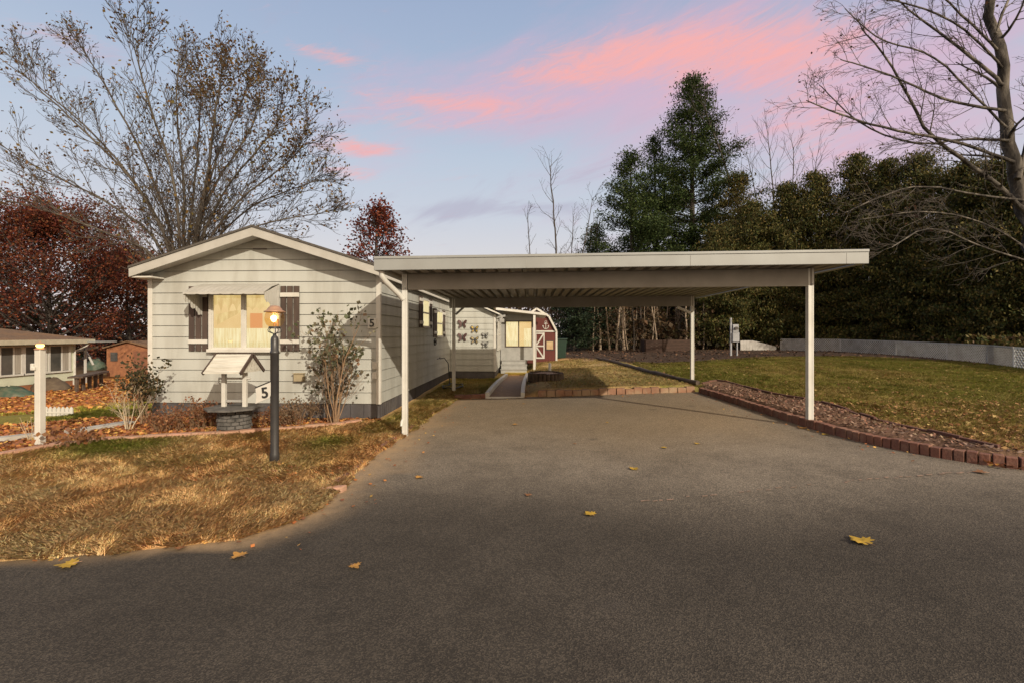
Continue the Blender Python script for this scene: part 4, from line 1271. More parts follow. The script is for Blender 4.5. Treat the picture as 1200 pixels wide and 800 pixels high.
m.tube([(ax + s * .75 * math.cos(t), by - .012, az - s * .3 + s * .75 * math.sin(t)) for t in np.linspace(math.pi * 1.02, math.pi * 1.98, 11)], .015, 5)
for sg in (-1, 1): m.prism([(ax + sg * s * .95, az - s * .35), (ax + sg * s * .5, az - s * .35), (ax + sg * s * .76, az - s * .02)], lambda u, v, w: (u, w, v), by - .02, by - .004)
m.build('anchor_emblem', M['trim'], barn)
# bin beside the shed
q = at(657, 428, 22.5); q.z = T(q.x, q.y)
bn = thing('waste_bin', q, 'dark green waste bin beside the red shed', 'bin')
m = MB(); m.hexa([q + Vector(v) for v in ((-.22, -.22, 0), (.22, -.22, 0), (.22, .22, 0), (-.22, .22, 0), (-.27, -.27, .85), (.27, -.27, .85), (.27, .27, .85), (-.27, .27, .85))]); m.build('bin_body', M['green_plastic'], bn, .02)
m = MB(); m.box(q.x - .3, q.x + .3, q.y - .31, q.y + .29, q.z + .853, q.z + .91); m.build('lid', M['green_plastic'], bn, .015)

# ------------------------------------------------------------------ meter pedestal, timber planter
q = at(860, 408, 22.0); q.z = T(q.x, q.y)
mp_ = thing('meter_pedestal', q, 'grey electric meter pedestal on two legs at the back of the side lawn', 'utility box')
m = MB(); m.box(q.x - .17, q.x - .10, q.y - .04, q.y + .04, q.z - .05, q.z + 1.72); m.box(q.x + .12, q.x + .17, q.y - .03, q.y + .03, q.z - .05, q.z + .8); m.build('leg', M['grey_metal'], mp_, .004)
m = MB(); m.box(q.x - .1, q.x + .2, q.y - .13, q.y + .06, q.z + .62, q.z + 1.05); m.box(q.x - .08, q.x + .18, q.y - .1, q.y + .06, q.z + 1.06, q.z + 1.42); m.build('meter_box', M['grey_metal'], mp_, .01)
m = MB(); m.tube([(q.x + .05, q.y - .10, q.z + 1.25), (q.x + .05, q.y - .18, q.z + 1.25)], .07, 12); m.build('meter_dial', M['dark_pane'], mp_)
qa, qb = at(757, 413, 26.5), at(812, 413, 28.5)
za_ = min(T(qa.x, qa.y), T(qb.x, qb.y))
tw = thing('timber_bed', ((qa.x + qb.x) / 2, (qa.y + qb.y) / 2, za_), 'dark brown raised timber bed in front of the woods', 'raised bed')
m = MB()
for r_ in range(4):
    z = za_ + .08 + r_ * .17
    m.beam((qa.x, qa.y, z), (qa.x + .8, qa.y - .3, z), .12, .16); m.beam((qa.x + .8, qa.y + .25, z), (qb.x, qb.y, z), .12, .16); m.beam((qa.x, qa.y + .07, z), (qa.x + .2, qa.y + 2, z), .12, .16)
m.build('timber_wall', mat('dark_brown_timber', (.05, .028, .02), (.032, .019, .014), .9, 8, stretch=(.4, .4, 2), bump=.4), tw)

# ------------------------------------------------------------------ lattice fences
def lattice(name, a_, b_, h, pitch, mt, label, solid=False, cut=None):
    a_ = Vector(a_); b_ = Vector(b_)
    d = Vector((b_.x - a_.x, b_.y - a_.y, 0)); ln = d.length; d.normalize(); nrm = Vector((-d.y, d.x, 0))
    base = lambda u: T((a_ + d * u).x, (a_ + d * u).y)
    zl = min(base(0), base(ln)) - .02
    f = thing(name, (a_ + b_) / 2, label, 'fence', 'white lattice fence sections')
    top = lambda u: h if cut is None else cut(u / ln) * h
    m = MB()
    def P_(u, v, o=0): return a_ * 1 + d * u + nrm * o + Vector((0, 0, (zl + (base(0) * (1 - u / ln) + base(ln) * u / ln - zl)) - a_.z + v))
    if solid:
        n = 12
        for i in range(n):
            u0, u1 = ln * i / n, ln * (i + 1) / n - .006
            m.hexa([P_(u0, -.05, -.01), P_(u1, -.05, -.01), P_(u1, -.05, .01), P_(u0, -.05, .01), P_(u0, top(u0), -.01), P_(u1, top(u1), -.01), P_(u1, top(u1), .01), P_(u0, top(u0), .01)])
    else:
        w_ = .0145 if pitch < .12 else .02
        for sgn, off in ((1, -.006), (-1, .006)):
            k = -h
            while k < ln:
                # diagonal from (k,0) to (k+h,h)
                u0, v0, u1, v1 = k, 0.0, k + h, h
                if u0 < 0: v0 += -u0; u0 = 0.0
                if u1 > ln: v1 -= u1 - ln; u1 = ln
                if v1 - v0 > .03:
                    if sgn < 0: q0_, q1_ = P_(ln - u0, v0, off), P_(ln - u1, v1, off)
                    else: q0_, q1_ = P_(u0, v0, off), P_(u1, v1, off)
                    dd_ = (q1_ - q0_).normalized(); pp = dd_.cross(nrm).normalized() * w_; tt = nrm * .005
                    m.add([q0_ - pp - tt, q0_ + pp - tt, q1_ + pp - tt, q1_ - pp - tt, q0_ - pp + tt, q0_ + pp + tt, q1_ + pp + tt, q1_ - pp + tt],
                          [(0, 1, 2, 3), (7, 6, 5, 4), (0, 4, 5, 1), (3, 2, 6, 7), (0, 3, 7, 4), (1, 5, 6, 2)])
                k += pitch
    m.build('lattice_panel', mt, f)
    m = MB()
    m.hexa([P_(0, top(0) * 1.0, -.016), P_(ln, top(ln), -.016), P_(ln, top(ln), .016), P_(0, top(0), .016), P_(0, top(0) + .035, -.016), P_(ln, top(ln) + .035, -.016), P_(ln, top(ln) + .035, .016), P_(0, top(0) + .035, .016)]) if cut is None else None
    if cut is None: m.build('rail', mt, f)
    for u in (0, ln):
        m = MB(); m.hexa([P_(u - .02, -.1, -.025), P_(u + .02, -.1, -.025), P_(u + .02, -.1, .012), P_(u - .02, -.1, .012), P_(u - .02, top(u), -.025), P_(u + .02, top(u), -.025), P_(u + .02, top(u), .012), P_(u - .02, top(u), .012)]); m.build('post', mt, f)


vinyl = mat('white_vinyl', (.42, .41, .39), (.34, .33, .31), .5, 4, c3=(.25, .23, .2), scale2=2, amt3=.5)
vinyl2 = mat('clean_vinyl', (.60, .60, .58), (.54, .54, .52), .5, 4)
def fp(px, d, z=0):
    v = at(px, HY, d); return Vector((v.x, v.y, T(v.x, v.y)))
lattice('lattice_fence', fp(868, 27.4), fp(909, 27.0), .55, .1, vinyl, 'solid white fence piece with sloping cut end, by the meter pedestal', True, lambda t: 1 - .62 * max(0, t - .35) / .65)
fpts = [fp(915, 27.0), fp(985, 24.5), fp(1050, 21.6), fp(1110, 18.6), fp(1158, 16.2), fp(1188, 14.6)]
labs = ['furthest lattice section, beside the cut fence piece and partly behind the carport post', 'second lattice section, just right of the carport post', 'middle lattice section along the hedge, with dark bark edge below', 'fourth lattice section, next to the last greyish one', 'greyish lattice section adjoining the bright white one']
for a_, b_, lb in zip(fpts[:-1], fpts[1:], labs): lattice('lattice_fence', a_, b_, .60, .105, vinyl, lb)
lattice('lattice_fence', fp(1189, 14.5), fp(1262, 12.0), .60, .15, vinyl2, 'bright white wide lattice section at the end of the fence')

# ------------------------------------------------------------------ neighbour house and yard things on the left
NX = -21.0


def yn(px):
    t = (px - CX) / F
    return NX * (CN + t * SN) / (t * CN - SN)


NY1 = yn(87); NY0 = NY1 - 10
nz = T(NX, NY1) - .03
dn_ = -NX * SN + NY1 * CN
zw = CH - (400.5 - HY) * dn_ / F
nh = thing('neighbour_house', (NX - 3, NY1 - 5, nz), 'low mint green house with brown roof and wide dark windows at the left', 'house')
m = MB(); m.box(NX - 7, NX, NY0, NY1, nz + .3, zw); m.build('wall', M['mint'], nh)
m = MB(); m.box(NX - 6.98, NX - .02, NY0 + .02, NY1 - .02, nz - .4, nz + .3); m.build('foundation', M['rust'], nh)
m = MB(); m.box(NX - .06, NX + .03, NY1 - .05, NY1 + .03, nz - .2, zw); m.build('corner_trim', M['trim'], nh)
e0, e1, f0, f1, zr_ = NX - 7.5, NX + .5, NY0 - .5, NY1 + .5, zw + .95
m = MB(); m.add([(e0, f0, zw + .12), (e1, f0, zw + .12), (e1, f1, zw + .12), (e0, f1, zw + .12), ((e0 + e1) / 2, f0 + 3, zr_), ((e0 + e1) / 2, f1 - 3.4, zr_)],
               [(0, 1, 4), (1, 2, 5, 4), (2, 3, 5), (3, 0, 4, 5), (3, 2, 1, 0)]); nr = m.build('roof', M['roof_brown'], nh)
m = MB(); m.box(e1, e1 + .03, f0, f1, zw - .07, zw + .12); m.box(e0, e1, f0 - .03, f0, zw - .07, zw + .12); m.box(NX, e1, f0, f1, zw - .072, zw - .05); m.build('fascia', mat('cream_trim', (.40, .37, .29), (.33, .31, .24), .7), nr)
m = MB(); m.box(NX - .4, NX + .9, NY1 + .1, yn(116), zw - .03, zw + .03); m.build('porch_awning', M['alum'], nh)
m = MB(); m.tube([(NX + .45, NY1 + .3, zw - .06), (NX + .4, NY1 + .2, zw - .18), (NX + .06, NY1 - .02, zw - .4), (NX + .05, NY1 - .02, nz + .05)], .04, 6); m.build('downspout', M['trim'], nh)
for px0, px1 in ((-40, -6), (0, 24), (29, 52), (58, 80)):
    q0, q1 = yn(px0), yn(px1)
    z0, z1 = nz + .78, zw - .12
    m = MB(); m.box(NX, NX + .05, q0 - .08, q0, z0, z1); m.box(NX, NX + .05, q1, q1 + .08, z0, z1); m.box(NX, NX + .05, q0, q1, z1 - .06, z1); m.box(NX, NX + .08, q0 - .1, q1 + .1, z0 - .07, z0); xm = (q0 + q1) / 2 + .1; m.box(NX, NX + .04, xm - .03, xm + .03, z0, z1 - .06)
    w_ = m.build('window', M['trim'], nh)
    m = MB(); m.box(NX + .004, NX + .02, q0, q1, z0, z1 - .06); m.build('pane', M['dark_pane'], w_)
    m = MB(); vs, fs = folds(xm, q1, .026, z0 + .02, z1 - .07, .002, 6); m.add([(NX + p[1], p[0], p[2]) for p in vs], fs); m.build('curtain', M['curtain_grey'], w_)
def mound(name, p, sx, sy, h, mt, label, cat, seed):
    r_ = random.Random(seed); m = MB(); n, k = 18, 7; vs = []; fs = []
    for j in range(k):
        f_ = j / (k - 1); rr = math.cos(f_ * 1.5)
        for i in range(n):
            t = i / n * 6.283; b_ = 1 + r_.uniform(-.12, .12)
            vs.append((p.x + sx * rr * math.cos(t) * b_, p.y + sy * rr * math.sin(t) * b_, p.z + h * math.sin(f_ * 1.57) * (1 + r_.uniform(-.15, .15)) - .05))
    for j in range(k - 1):
        for i in range(n): fs.append((j * n + i, j * n + (i + 1) % n, (j + 1) * n + (i + 1) % n, (j + 1) * n + i))
    m.add(vs, fs, True); return tag(m.build(name, mt), label, cat)
q = at(10, 470, 18.3); q.z = T(q.x, q.y); mound('tarp_pile', q, .9, .5, .42, M['tarp'], 'pile under a green tarp against the mint house', 'tarp pile', 1)
q = at(60, 468, 20.3); q.z = T(q.x, q.y); mound('tarp_pile', q, .75, .5, .55, mat('brown_tarp', (.10, .075, .05), (.07, .05, .035), .8, 6, bump=.5), 'brown covered pile between green tarp and house corner', 'tarp pile', 2)
q = at(112, 424, 26); q.z = T(q.x, q.y); q2 = q.copy(); mound('tarp_pile', q + Vector((0, 0, .5)), .5, .4, .55, M['tarp'], 'small green covered heap beside the brown shed', 'tarp pile', 3)
# low rail and step
ra, rb = at(88, 455, 19.5), at(120, 452, 22.0)
m = MB()
zg = T(ra.x, ra.y)
m.beam((ra.x, ra.y, zg + .62), (rb.x, rb.y, zg + .66), .5, .07)
for t in np.linspace(0.05, .95, 5):
    v = ra.lerp(rb, t); m.box(v.x - .05, v.x + .05, v.y - .05, v.y + .05, zg - .1, zg + .6)
tag(m.build('wooden_platform', M['timber']), 'low dark wooden platform on short legs behind the mint house', 'platform')
v = at(100, 430, 23); v.z = T(v.x, v.y)
m = MB(); m.beam((v.x, v.y, v.z), (v.x, v.y, v.z + 1.7), .08, .08); m.beam((v.x - .5, v.y, v.z + 1.55), (v.x + .6, v.y, v.z + 1.75), .08, .1); m.beam((v.x + .4, v.y, v.z + .9), (v.x + .05, v.y, v.z + 1.55), .06, .06)
tag(m.build('clothes_pole', M['trim'], None, .005), 'white T shaped pole between the mint house and brown shed', 'pole')
# brown shed
sq = at(150, 440, 27); sz = T(sq.x, sq.y)
x0, x1 = at(124, 0, 27).x, at(178, 0, 27).x
zt2 = lambda py: CH - (py - HY) * 27 / F
sh = thing('storage_shed', (sq.x, sq.y, sz), 'rust brown shed with low gable roof between mint house and white home', 'shed')
xc = (x0 + x1) / 2; ze2 = zt2(408)
m = MB(); m.prism([(x0, sz - .1), (x1, sz - .1), (x1, ze2), (xc, ze2 + .34), (x0, ze2)], lambda u, v, w: (u, w, v), sq.y, sq.y + 2.5); m.build('wall', M['rust'], sh)
m = MB()
for xa, xb in ((x0 - .12, xc), (xc, x1 + .12)):
    f_ = lambda x: ze2 + .36 - abs(x - xc) * .34 / (x1 - xc) + .0
    p = [Vector((xa, sq.y - .15, f_(xa))), Vector((xb, sq.y - .15, f_(xb))), Vector((xb, sq.y + 2.6, f_(xb))), Vector((xa, sq.y + 2.6, f_(xa)))]
    m.hexa(p + [v + Vector((0, 0, .07)) for v in p])
m.build('roof', M['roof_brown'], sh)
m = MB(); m.box(x0 + .25, x0 + .65, sq.y - .03, sq.y - .002, sz + .85, sz + 1.35); m.build('window', M['dark_pane'], sh)
m = MB(); m.box(x1 - 1.0, x1 - .25, sq.y - .03, sq.y - .002, sz, sz + 1.4); m.build('door', mat('dark_rust', (.2, .09, .05), (.15, .06, .035), .8), sh)
# little white picket edging on the leaf bank
q = hit(64, 487)
m = MB()
for k in range(9):
    x = q.x - .32 + k * .08; m.prism([(x - .03, q.z), (x + .03, q.z), (x + .03, q.z + .13), (x, q.z + .17), (x - .03, q.z + .13)], lambda u, v, w: (u, w, v), q.y - .01, q.y + .01)
m.box(q.x - .36, q.x + .36, q.y - .018, q.y - .011, q.z + .05, q.z + .08)
tag(m.build('picket_edging', M['trim']), 'short row of low white plastic pickets on the leafy bank', 'garden edging')

# ------------------------------------------------------------------ trees
def frame_of(d):
    d = d.normalized(); ref = Vector((0, 0, 1)) if abs(d.z) < .9 else Vector((1, 0, 0))
    x = d.cross(ref).normalized(); return x, d.cross(x)


class Tree:
    def __init__(s, seed): s.r = random.Random(seed); s.wood = MB(); s.twig = MB(); s.tips = []

    def limb(s, pts, r0, r1, lvl, sides=7):
        n = len(pts); rad = [r0 + (r1 - r0) * (i / (n - 1)) ** .8 for i in range(n)]
        (s.wood if lvl <= 1 else s.twig).tube(pts, rad, sides if lvl == 0 else (5 if lvl == 1 else 3), lvl <= 1, lvl <= 1)

    def grow(s, p, d, ln, r0, lvl, maxl, kids, spread=.7, up=.25, wander=.18, ratio=.55, start=.25, tipr=.004):
        r = s.r; n = max(3, int(5 - lvl + ln * .6)); pts = [p.copy()]; d = d.normalized(); seg = ln / n
        for i in range(n):
            d = (d + Vector((r.gauss(0, 1), r.gauss(0, 1), r.gauss(0, 1))) * wander * .6 + Vector((0, 0, up * .25))).normalized()
            pts.append(pts[-1] + d * seg)
        s.limb(pts, r0, max(tipr, r0 * .25), lvl)
        if lvl >= maxl: s.tips.append((pts[-1], d)); s.tips.append((pts[len(pts) // 2], d)); return
        k = kids[lvl] if lvl < len(kids) else 4
        s.side(pts, k, ln, r0, lvl, maxl, kids, spread, up, wander, ratio, start, tipr)
        s.tips.append((pts[-1], d))

    def side(s, pts, k, ln, r0, lvl, maxl, kids, spread, up, wander, ratio, start, tipr):
        r = s.r; n = len(pts) - 1
        for j in range(k):
            t = start + (1 - start) * (j + r.random()) / k
            f = t * n; i = min(int(f), n - 1); q = pts[i].lerp(pts[i + 1], f - i); dd = (pts[i + 1] - pts[i]).normalized()
            x, y = frame_of(dd); a = r.uniform(0, 6.283); sp = spread * r.uniform(.7, 1.3)
            nd = dd * math.cos(sp) + (x * math.cos(a) + y * math.sin(a)) * math.sin(sp)
            s.grow(q, nd, ln * ratio * r.uniform(.6, 1.15) * (1.15 - .55 * t), max(r0 * (1 - .6 * t) * .5, tipr), lvl + 1, maxl, kids, spread, up, wander, ratio, .2, tipr)

    def path(s, pts, r0, r1, k, maxl, kids, ln, lvl=0, **kw):
        """a limb along given points, with side branches"""
        P_ = [Vector(p) for p in pts]
        for _ in range(2):
            Q = [P_[0]]
            for a_, b_ in zip(P_[:-1], P_[1:]): Q += [a_.lerp(b_, .25), a_.lerp(b_, .75)]
            P_ = Q + [P_[-1]]
        P_ = [P_[0]] + [p + Vector((s.r.gauss(0, 1), s.r.gauss(0, 1), s.r.gauss(0, 1))) * r0 * .18 for p in P_[1:-1]] + [P_[-1]]
        n = len(P_); rad = [r0 + (r1 - r0) * i / (n - 1) for i in range(n)]
        s.wood.tube(P_, rad, 9 if r0 > .1 else 6)
        a = dict(spread=.7, up=.25, wander=.18, ratio=.55, start=.25, tipr=.004); a.update(kw)
        s.side(P_, k, ln, r0 * .7, lvl, maxl, kids, a['spread'], a['up'], a['wander'], a['ratio'], a['start'], a['tipr'])
        s.tips.append((P_[-1], (P_[-1] - P_[-2]).normalized()))
        return P_


def leaves_at(tips, per, spread, size, seed, pal, weight=None, name='leaves', parent=None, mt=None, tilt=.6, droop=0):
    r = np.random.default_rng(seed); P = []
    for p, d in tips:
        w = per if weight is None else per * weight(p)
        for _ in range(r.poisson(w)): P.append((p.x + r.normal(0, spread), p.y + r.normal(0, spread), p.z + r.normal(0, spread)))
    if not P: P = [tuple(tips[0][0])]
    P = np.array(P); V, Fq = cards(P, size, .8, tilt, seed + 1)
    pal = np.array(pal)
    return np_mesh(name, V, Fq, mt or M['leaf'], jitter(pal[r.integers(0, len(pal), len(P))], len(P), seed + 2), parent=parent)


# big maple behind the home
D0 = 20.0
base = at(212, 0, D0); base.z = T(base.x, base.y) - .1
mp1 = thing('maple_tree', base, 'big spreading maple with thin bare limbs and sparse brown leaves behind the white home', 'tree')
t = Tree(21)
def A(px, py, dd=0): return at(px, py, D0 + dd)
stems = [([(205, 300), (165, 215), (95, 135), (25, 60)], -1, .13), ([(208, 300), (180, 200), (130, 90), (95, 25)], 1.5, .12), ([(212, 300), (205, 200), (170, 90), (160, 25)], -2, .12),
         ([(216, 300), (215, 190), (205, 110), (210, 45)], 1, .12), ([(222, 300), (245, 200), (250, 120), (262, 55)], -.5, .17), ([(226, 300), (245, 220), (290, 150), (305, 95)], 2, .13),
         ([(230, 305), (270, 240), (330, 190), (355, 160)], -1.5, .10), ([(203, 300), (140, 240), (60, 200), (-10, 150)], 1, .12), ([(200, 305), (120, 270), (40, 240), (-30, 225)], -2, .09),
         ([(232, 308), (280, 270), (340, 255), (378, 250)], .5, .08), ([(210, 300), (150, 190), (70, 100), (-15, 30)], 2.5, .11), ([(218, 300), (228, 210), (235, 130), (236, 70)], 3, .12),
         ([(228, 300), (262, 215), (315, 150), (335, 105)], -1, .10), ([(232, 304), (290, 240), (350, 215), (372, 205)], 1.5, .08), ([(224, 300), (250, 180), (280, 110), (292, 70)], 2.5, .10)]
for pts, dd, r0 in stems:
    n = len(pts)
    P_ = [Vector((base.x + (pts[0][0] - 214) * .012, base.y + dd * .05, base.z + .3))] + [A(px, py, dd * (i + .3) / n * 1.2) for i, (px, py) in enumerate([(x_, y_ if y_ > 250 else y_ + (250 - y_) * .13) for x_, y_ in pts])]
    t.path(P_, r0 * .66, .014, 26, 3, [8, 6, 4], 4.8, 0, spread=.52, up=.34, wander=.22, ratio=.55, start=.20, tipr=.008)
t.wood.tube([base, base + Vector((0, 0, 1.2))], [.42, .36], 12)
t.wood.build('trunk', M['bark_grey'], mp1); t.twig.build('twigs', M['bark_dark'], mp1)
def wmap(p):
    d = -p.x * SN + p.y * CN; px = CX + F * (p.x * CN + p.y * SN) / d; py = HY - F * (p.z - CH) / d
    w = .35 + 2.2 * math.exp(-((px - 265) / 42) ** 2 - ((py - 95) / 40) ** 2) + .8 * math.exp(-((px - 335) / 40) ** 2 - ((py - 170) / 60) ** 2) + .5 * math.exp(-((px - 140) / 80) ** 2 - ((py - 45) / 30) ** 2)
    return w
leaves_at(t.tips, .72, .16, .115, 22, [(.16, .085, .03), (.12, .07, .03), (.19, .12, .035), (.09, .055, .03), (.14, .11, .035)], wmap, 'crown', mp1)
print('maple tips', len(t.tips))


def leafy_tree(name, px, pybase_d, top_py, half_w_px, seed, label, pal, lsize, per, bark, spreadleaf=.3, maxl=3, nl=6, trunk=None, gap=.3):
    d = pybase_d; b = at(px, 0, d); b.z = T(b.x, b.y) - .1
    o = thing(name, b, label, 'tree'); h = CH - (top_py - HY) * d / F - b.z; w = half_w_px * d / F
    t = Tree(seed); tr = trunk or h * .022
    top = b + Vector((t.r.uniform(-.3, .3), t.r.uniform(-.3, .3), h * .92))
    pts = t.path([b, b.lerp(top, .3) + Vector((.1, 0, 0)), b.lerp(top, .65) - Vector((.12, .1, 0)), top], tr, .03, 1, 1, [2], .5, 1)
    for j in range(nl * 5):
        f = .18 + .78 * (j + t.r.random()) / (nl * 5); q = b.lerp(top, f); az = j * 2.4 + t.r.uniform(-.4, .4)
        prof = math.sin(min(1, (1.02 - f) / .62) * 1.57) * (0.75 + .25 * min(1, (f - .1) / .2)); ln = w * prof * t.r.uniform(.75, 1.1)
        el = .25 + .9 * f * .8
        t.grow(q, Vector((math.cos(az) * math.cos(el), math.sin(az) * math.cos(el), math.sin(el))), max(ln, .3), tr * .45 * (1 - f) + .012, 1, maxl, [0, 6, 5, 4], .65, .2, .18, .5, .25, .008)
    t.wood.build('trunk', bark, o); t.twig.build('twigs', bark, o)
    rr = random.Random(seed)
    leaves_at(t.tips, per, spreadleaf, lsize, seed + 1, pal, lambda p: .4 + 1.2 * (math.sin(p.x * 1.7 + seed) * math.sin(p.z * 2.1) * math.sin(p.y * 1.5 + 1) > -.25), 'crown', o)
    return o


RED = [(.15, .038, .022), (.10, .027, .018), (.20, .06, .028), (.075, .022, .018), (.17, .07, .03)]
leafy_tree('oak_tree', 62, 30, 252, 118, 31, 'wide dark red oak filling the left background behind the mint house', RED, .13, 9, M['bark_dark'], .36, nl=11)
leafy_tree('oak_tree', -60, 34, 268, 110, 32, 'second red oak at the far left, mostly out of view', RED, .2, 4.5, M['bark_dark'], .45, nl=7)
leafy_tree('oak_tree', 150, 36, 300, 75, 33, 'smaller russet oak just behind the roof of the brown shed', [(.16, .06, .03), (.12, .04, .025), (.2, .085, .04)], .2, 4.5, M['bark_dark'], .45, nl=6)
leafy_tree('red_tree', 443, 27, 226, 46, 34, 'small tree with dark red leaves above the roof of the white home', [(.16, .035, .022), (.11, .028, .02), (.2, .06, .03), (.08, .025, .02)], .15, 1.7, M['bark_dark'], .26, nl=7)

# bare saplings above the carport
def bare(name, px, d, top_py, seed, label, k=12, lean=0, maxl=2, r0=None, stems=1, spread=.55, ln=.33, grp=None):
    b = at(px, 0, d); b.z = T(b.x, b.y) - .1; o = thing(name, b, label, 'tree', grp); t = Tree(seed); k = int(k * 1.7)
    for j in range(stems):
        h = (CH - (top_py - HY) * d / F - b.z) * (1 if j == 0 else t.r.uniform(.72, .95)); off = (j - (stems - 1) / 2)
        top = b + Vector((lean * d / F + off * h * .13, off * .3, h)); r_ = r0 or h * .0085
        t.path([b + Vector((off * .1, 0, 0)), b.lerp(top, .35) + Vector((-.06 * h * (lean > 0) * .3, 0, 0)), b.lerp(top, .7), top], r_ * (1 if j == 0 else .7), .015, k, maxl, [6, 4], h * ln, 0, spread=spread, up=.4, wander=.2, ratio=.5, start=.35, tipr=.007)
    t.wood.add(t.twig.v, t.twig.f); t.wood.build('trunk', M['bark_dark'], o); return o
bare('bare_tree', 664, 34, 196, 41, 'slim bare tree with forked trunk rising above the carport roof', 11, 8, stems=3, ln=.42, spread=.75)
bare('bare_tree', 628, 32, 250, 42, 'thin leaning bare sapling barely above the carport roof', 8, -10, ln=.34, spread=.7)
bare('bare_tree', 925, 36, 128, 43, 'bare many stemmed tree rising between the pine and the hedge', 14, 5, stems=7, ln=.44, spread=.6)
bare('bare_tree', 700, 40, 255, 45, 'small bare tree at the left foot of the tall pine', 8, 0, ln=.25)

# big bare maple at the right edge
D1 = 15.0
def B(px, py, dd=0): return at(px, py, D1 + dd)
base = B(1228, 0); base.z = T(base.x, base.y) - .1
mp2 = thing('maple_tree', base, 'tall bare maple with mottled grey trunk at the right edge in front of the hedge', 'tree')
t = Tree(52)
tr = t.path([base, B(1222, 330), B(1204, 255, .1), B(1183, 180, .2), B(1174, 90, .1), B(1162, 10), B(1150, -80)], .26, .09, 8, 2, [7, 6], 4.0, 0, spread=.95, up=.1, ratio=.5, start=.45, tipr=.006)
limbs = [([(1204, 250), (1150, 200), (1085, 160), (1052, 85), (1008, 30)], .085, -1.0), ([(1188, 190), (1120, 165), (1040, 152), (985, 135), (945, 118)], .055, -2), ([(1182, 165), (1130, 162), (1080, 172), (1010, 150), (960, 100)], .05, 1.0),
         ([(1178, 130), (1110, 120), (1050, 90), (985, 70)], .05, -1.5), ([(1176, 100), (1130, 60), (1080, 25), (1040, -10)], .06, .5), ([(1170, 60), (1120, 10), (1060, -40)], .05, -1), ([(1192, 210), (1215, 130), (1240, 60), (1245, -20)], .1, .5),
         ([(1200, 235), (1140, 228), (1075, 215), (1020, 235), (990, 250)], .035, -2.2), ([(1215, 300), (1160, 262), (1090, 245), (1005, 258)], .03, -2.5), ([(1218, 310), (1150, 290), (1090, 262), (1045, 290)], .03, -3), ([(1166, 40), (1190, -20), (1210, -70)], .05, 1),
         ([(1180, 150), (1140, 110), (1090, 60), (1030, 50), (990, 10)], .04, -.6), ([(1175, 80), (1140, 40), (1075, 5), (1000, -5)], .045, -1.2)]
for pts, r0, dd in limbs:
    n = len(pts); P_ = [B(px, py, dd * i / (n - 1)) for i, (px, py) in enumerate(pts)]
    t.path(P_, r0, .012, 16, 3, [7, 5, 3], 2.6, 0, spread=.6, up=.06, wander=.18, ratio=.58, start=.15, tipr=.0045)
t.wood.build('trunk', mat('mottled_bark', (.028, .023, .02), (.016, .014, .012), .9, 7, stretch=(1, 1, .3), bump=1.0, c3=(.19, .17, .145), scale2=2.6, amt3=.85), mp2); t.twig.build('twigs', M['bark_dark'], mp2)
leaves_at(t.tips, .035, .06, .075, 53, [(.05, .03, .025), (.08, .045, .03)], None, 'crown', mp2)
print('maple2 tips', len(t.tips))


# ---- conifers
def conifer(name, b, h, w, seed, label, pal, dens, csize, shape, grp=None, trunk_r=None, clump=.35, per=16, bark=None, low=.1, tilt=.5, mt=None, aspect=.42):
    r = np.random.default_rng(seed); o = thing(name, b, label, 'tree', grp)
    m = MB(); lean = Vector((r.normal(0, .02) * h, r.normal(0, .02) * h, h)); tr_ = trunk_r or h * .016
    m.tube([b + lean * f for f in (0, .3, .6, .97)], [tr_, tr_ * .8, tr_ * .5, .02], 8)
    P = []; Cn = []
    nb = int(dens)
    for j in range(nb):
        f = low + (1 - low) * (j + r.random()) / nb; az = r.uniform(0, 6.283)
        ln = w * shape(f) * r.uniform(.55, 1.12)
        q = b + lean * f; sl = r.uniform(-.1, .35) + .5 * f
        d = Vector((math.cos(az), math.sin(az), sl)).normalized()
        if ln > .4: m.tube([q, q + d * ln * .5, q + d * ln * .92 + Vector((0, 0, .1 * ln))], [max(.012, tr_ * .22 * (1.1 - f)), .016, .006], 4, False)
        k = max(2, int(ln / clump * 1.5))
        for i in range(k):
            c = q + d * ln * (.28 + .72 * (i + r.random() * .8) / k); shade = r.uniform(.6, 1.3)
            cl = clump * r.uniform(.6, 1.2)
            g = r.normal(0, 1, (per, 3)) * np.array((cl, cl, cl * .5)) * .55 + np.array(c) + np.array((0, 0, cl * .15))
            P.append(g); Cn.append(np.full(per, shade))
    P = np.concatenate(P); Cn = np.concatenate(Cn); V, Fq = cards(P, csize, aspect, tilt, seed + 1)
    pal = np.array(pal); c = pal[r.integers(0, len(pal), len(P))] * Cn[:, None]
    m.build('trunk', bark or M['bark_dark'], o)
    np_mesh('crown', V, Fq, mt or M['needle'], jitter(c, len(P), seed + 2, .3), parent=o)
    return o


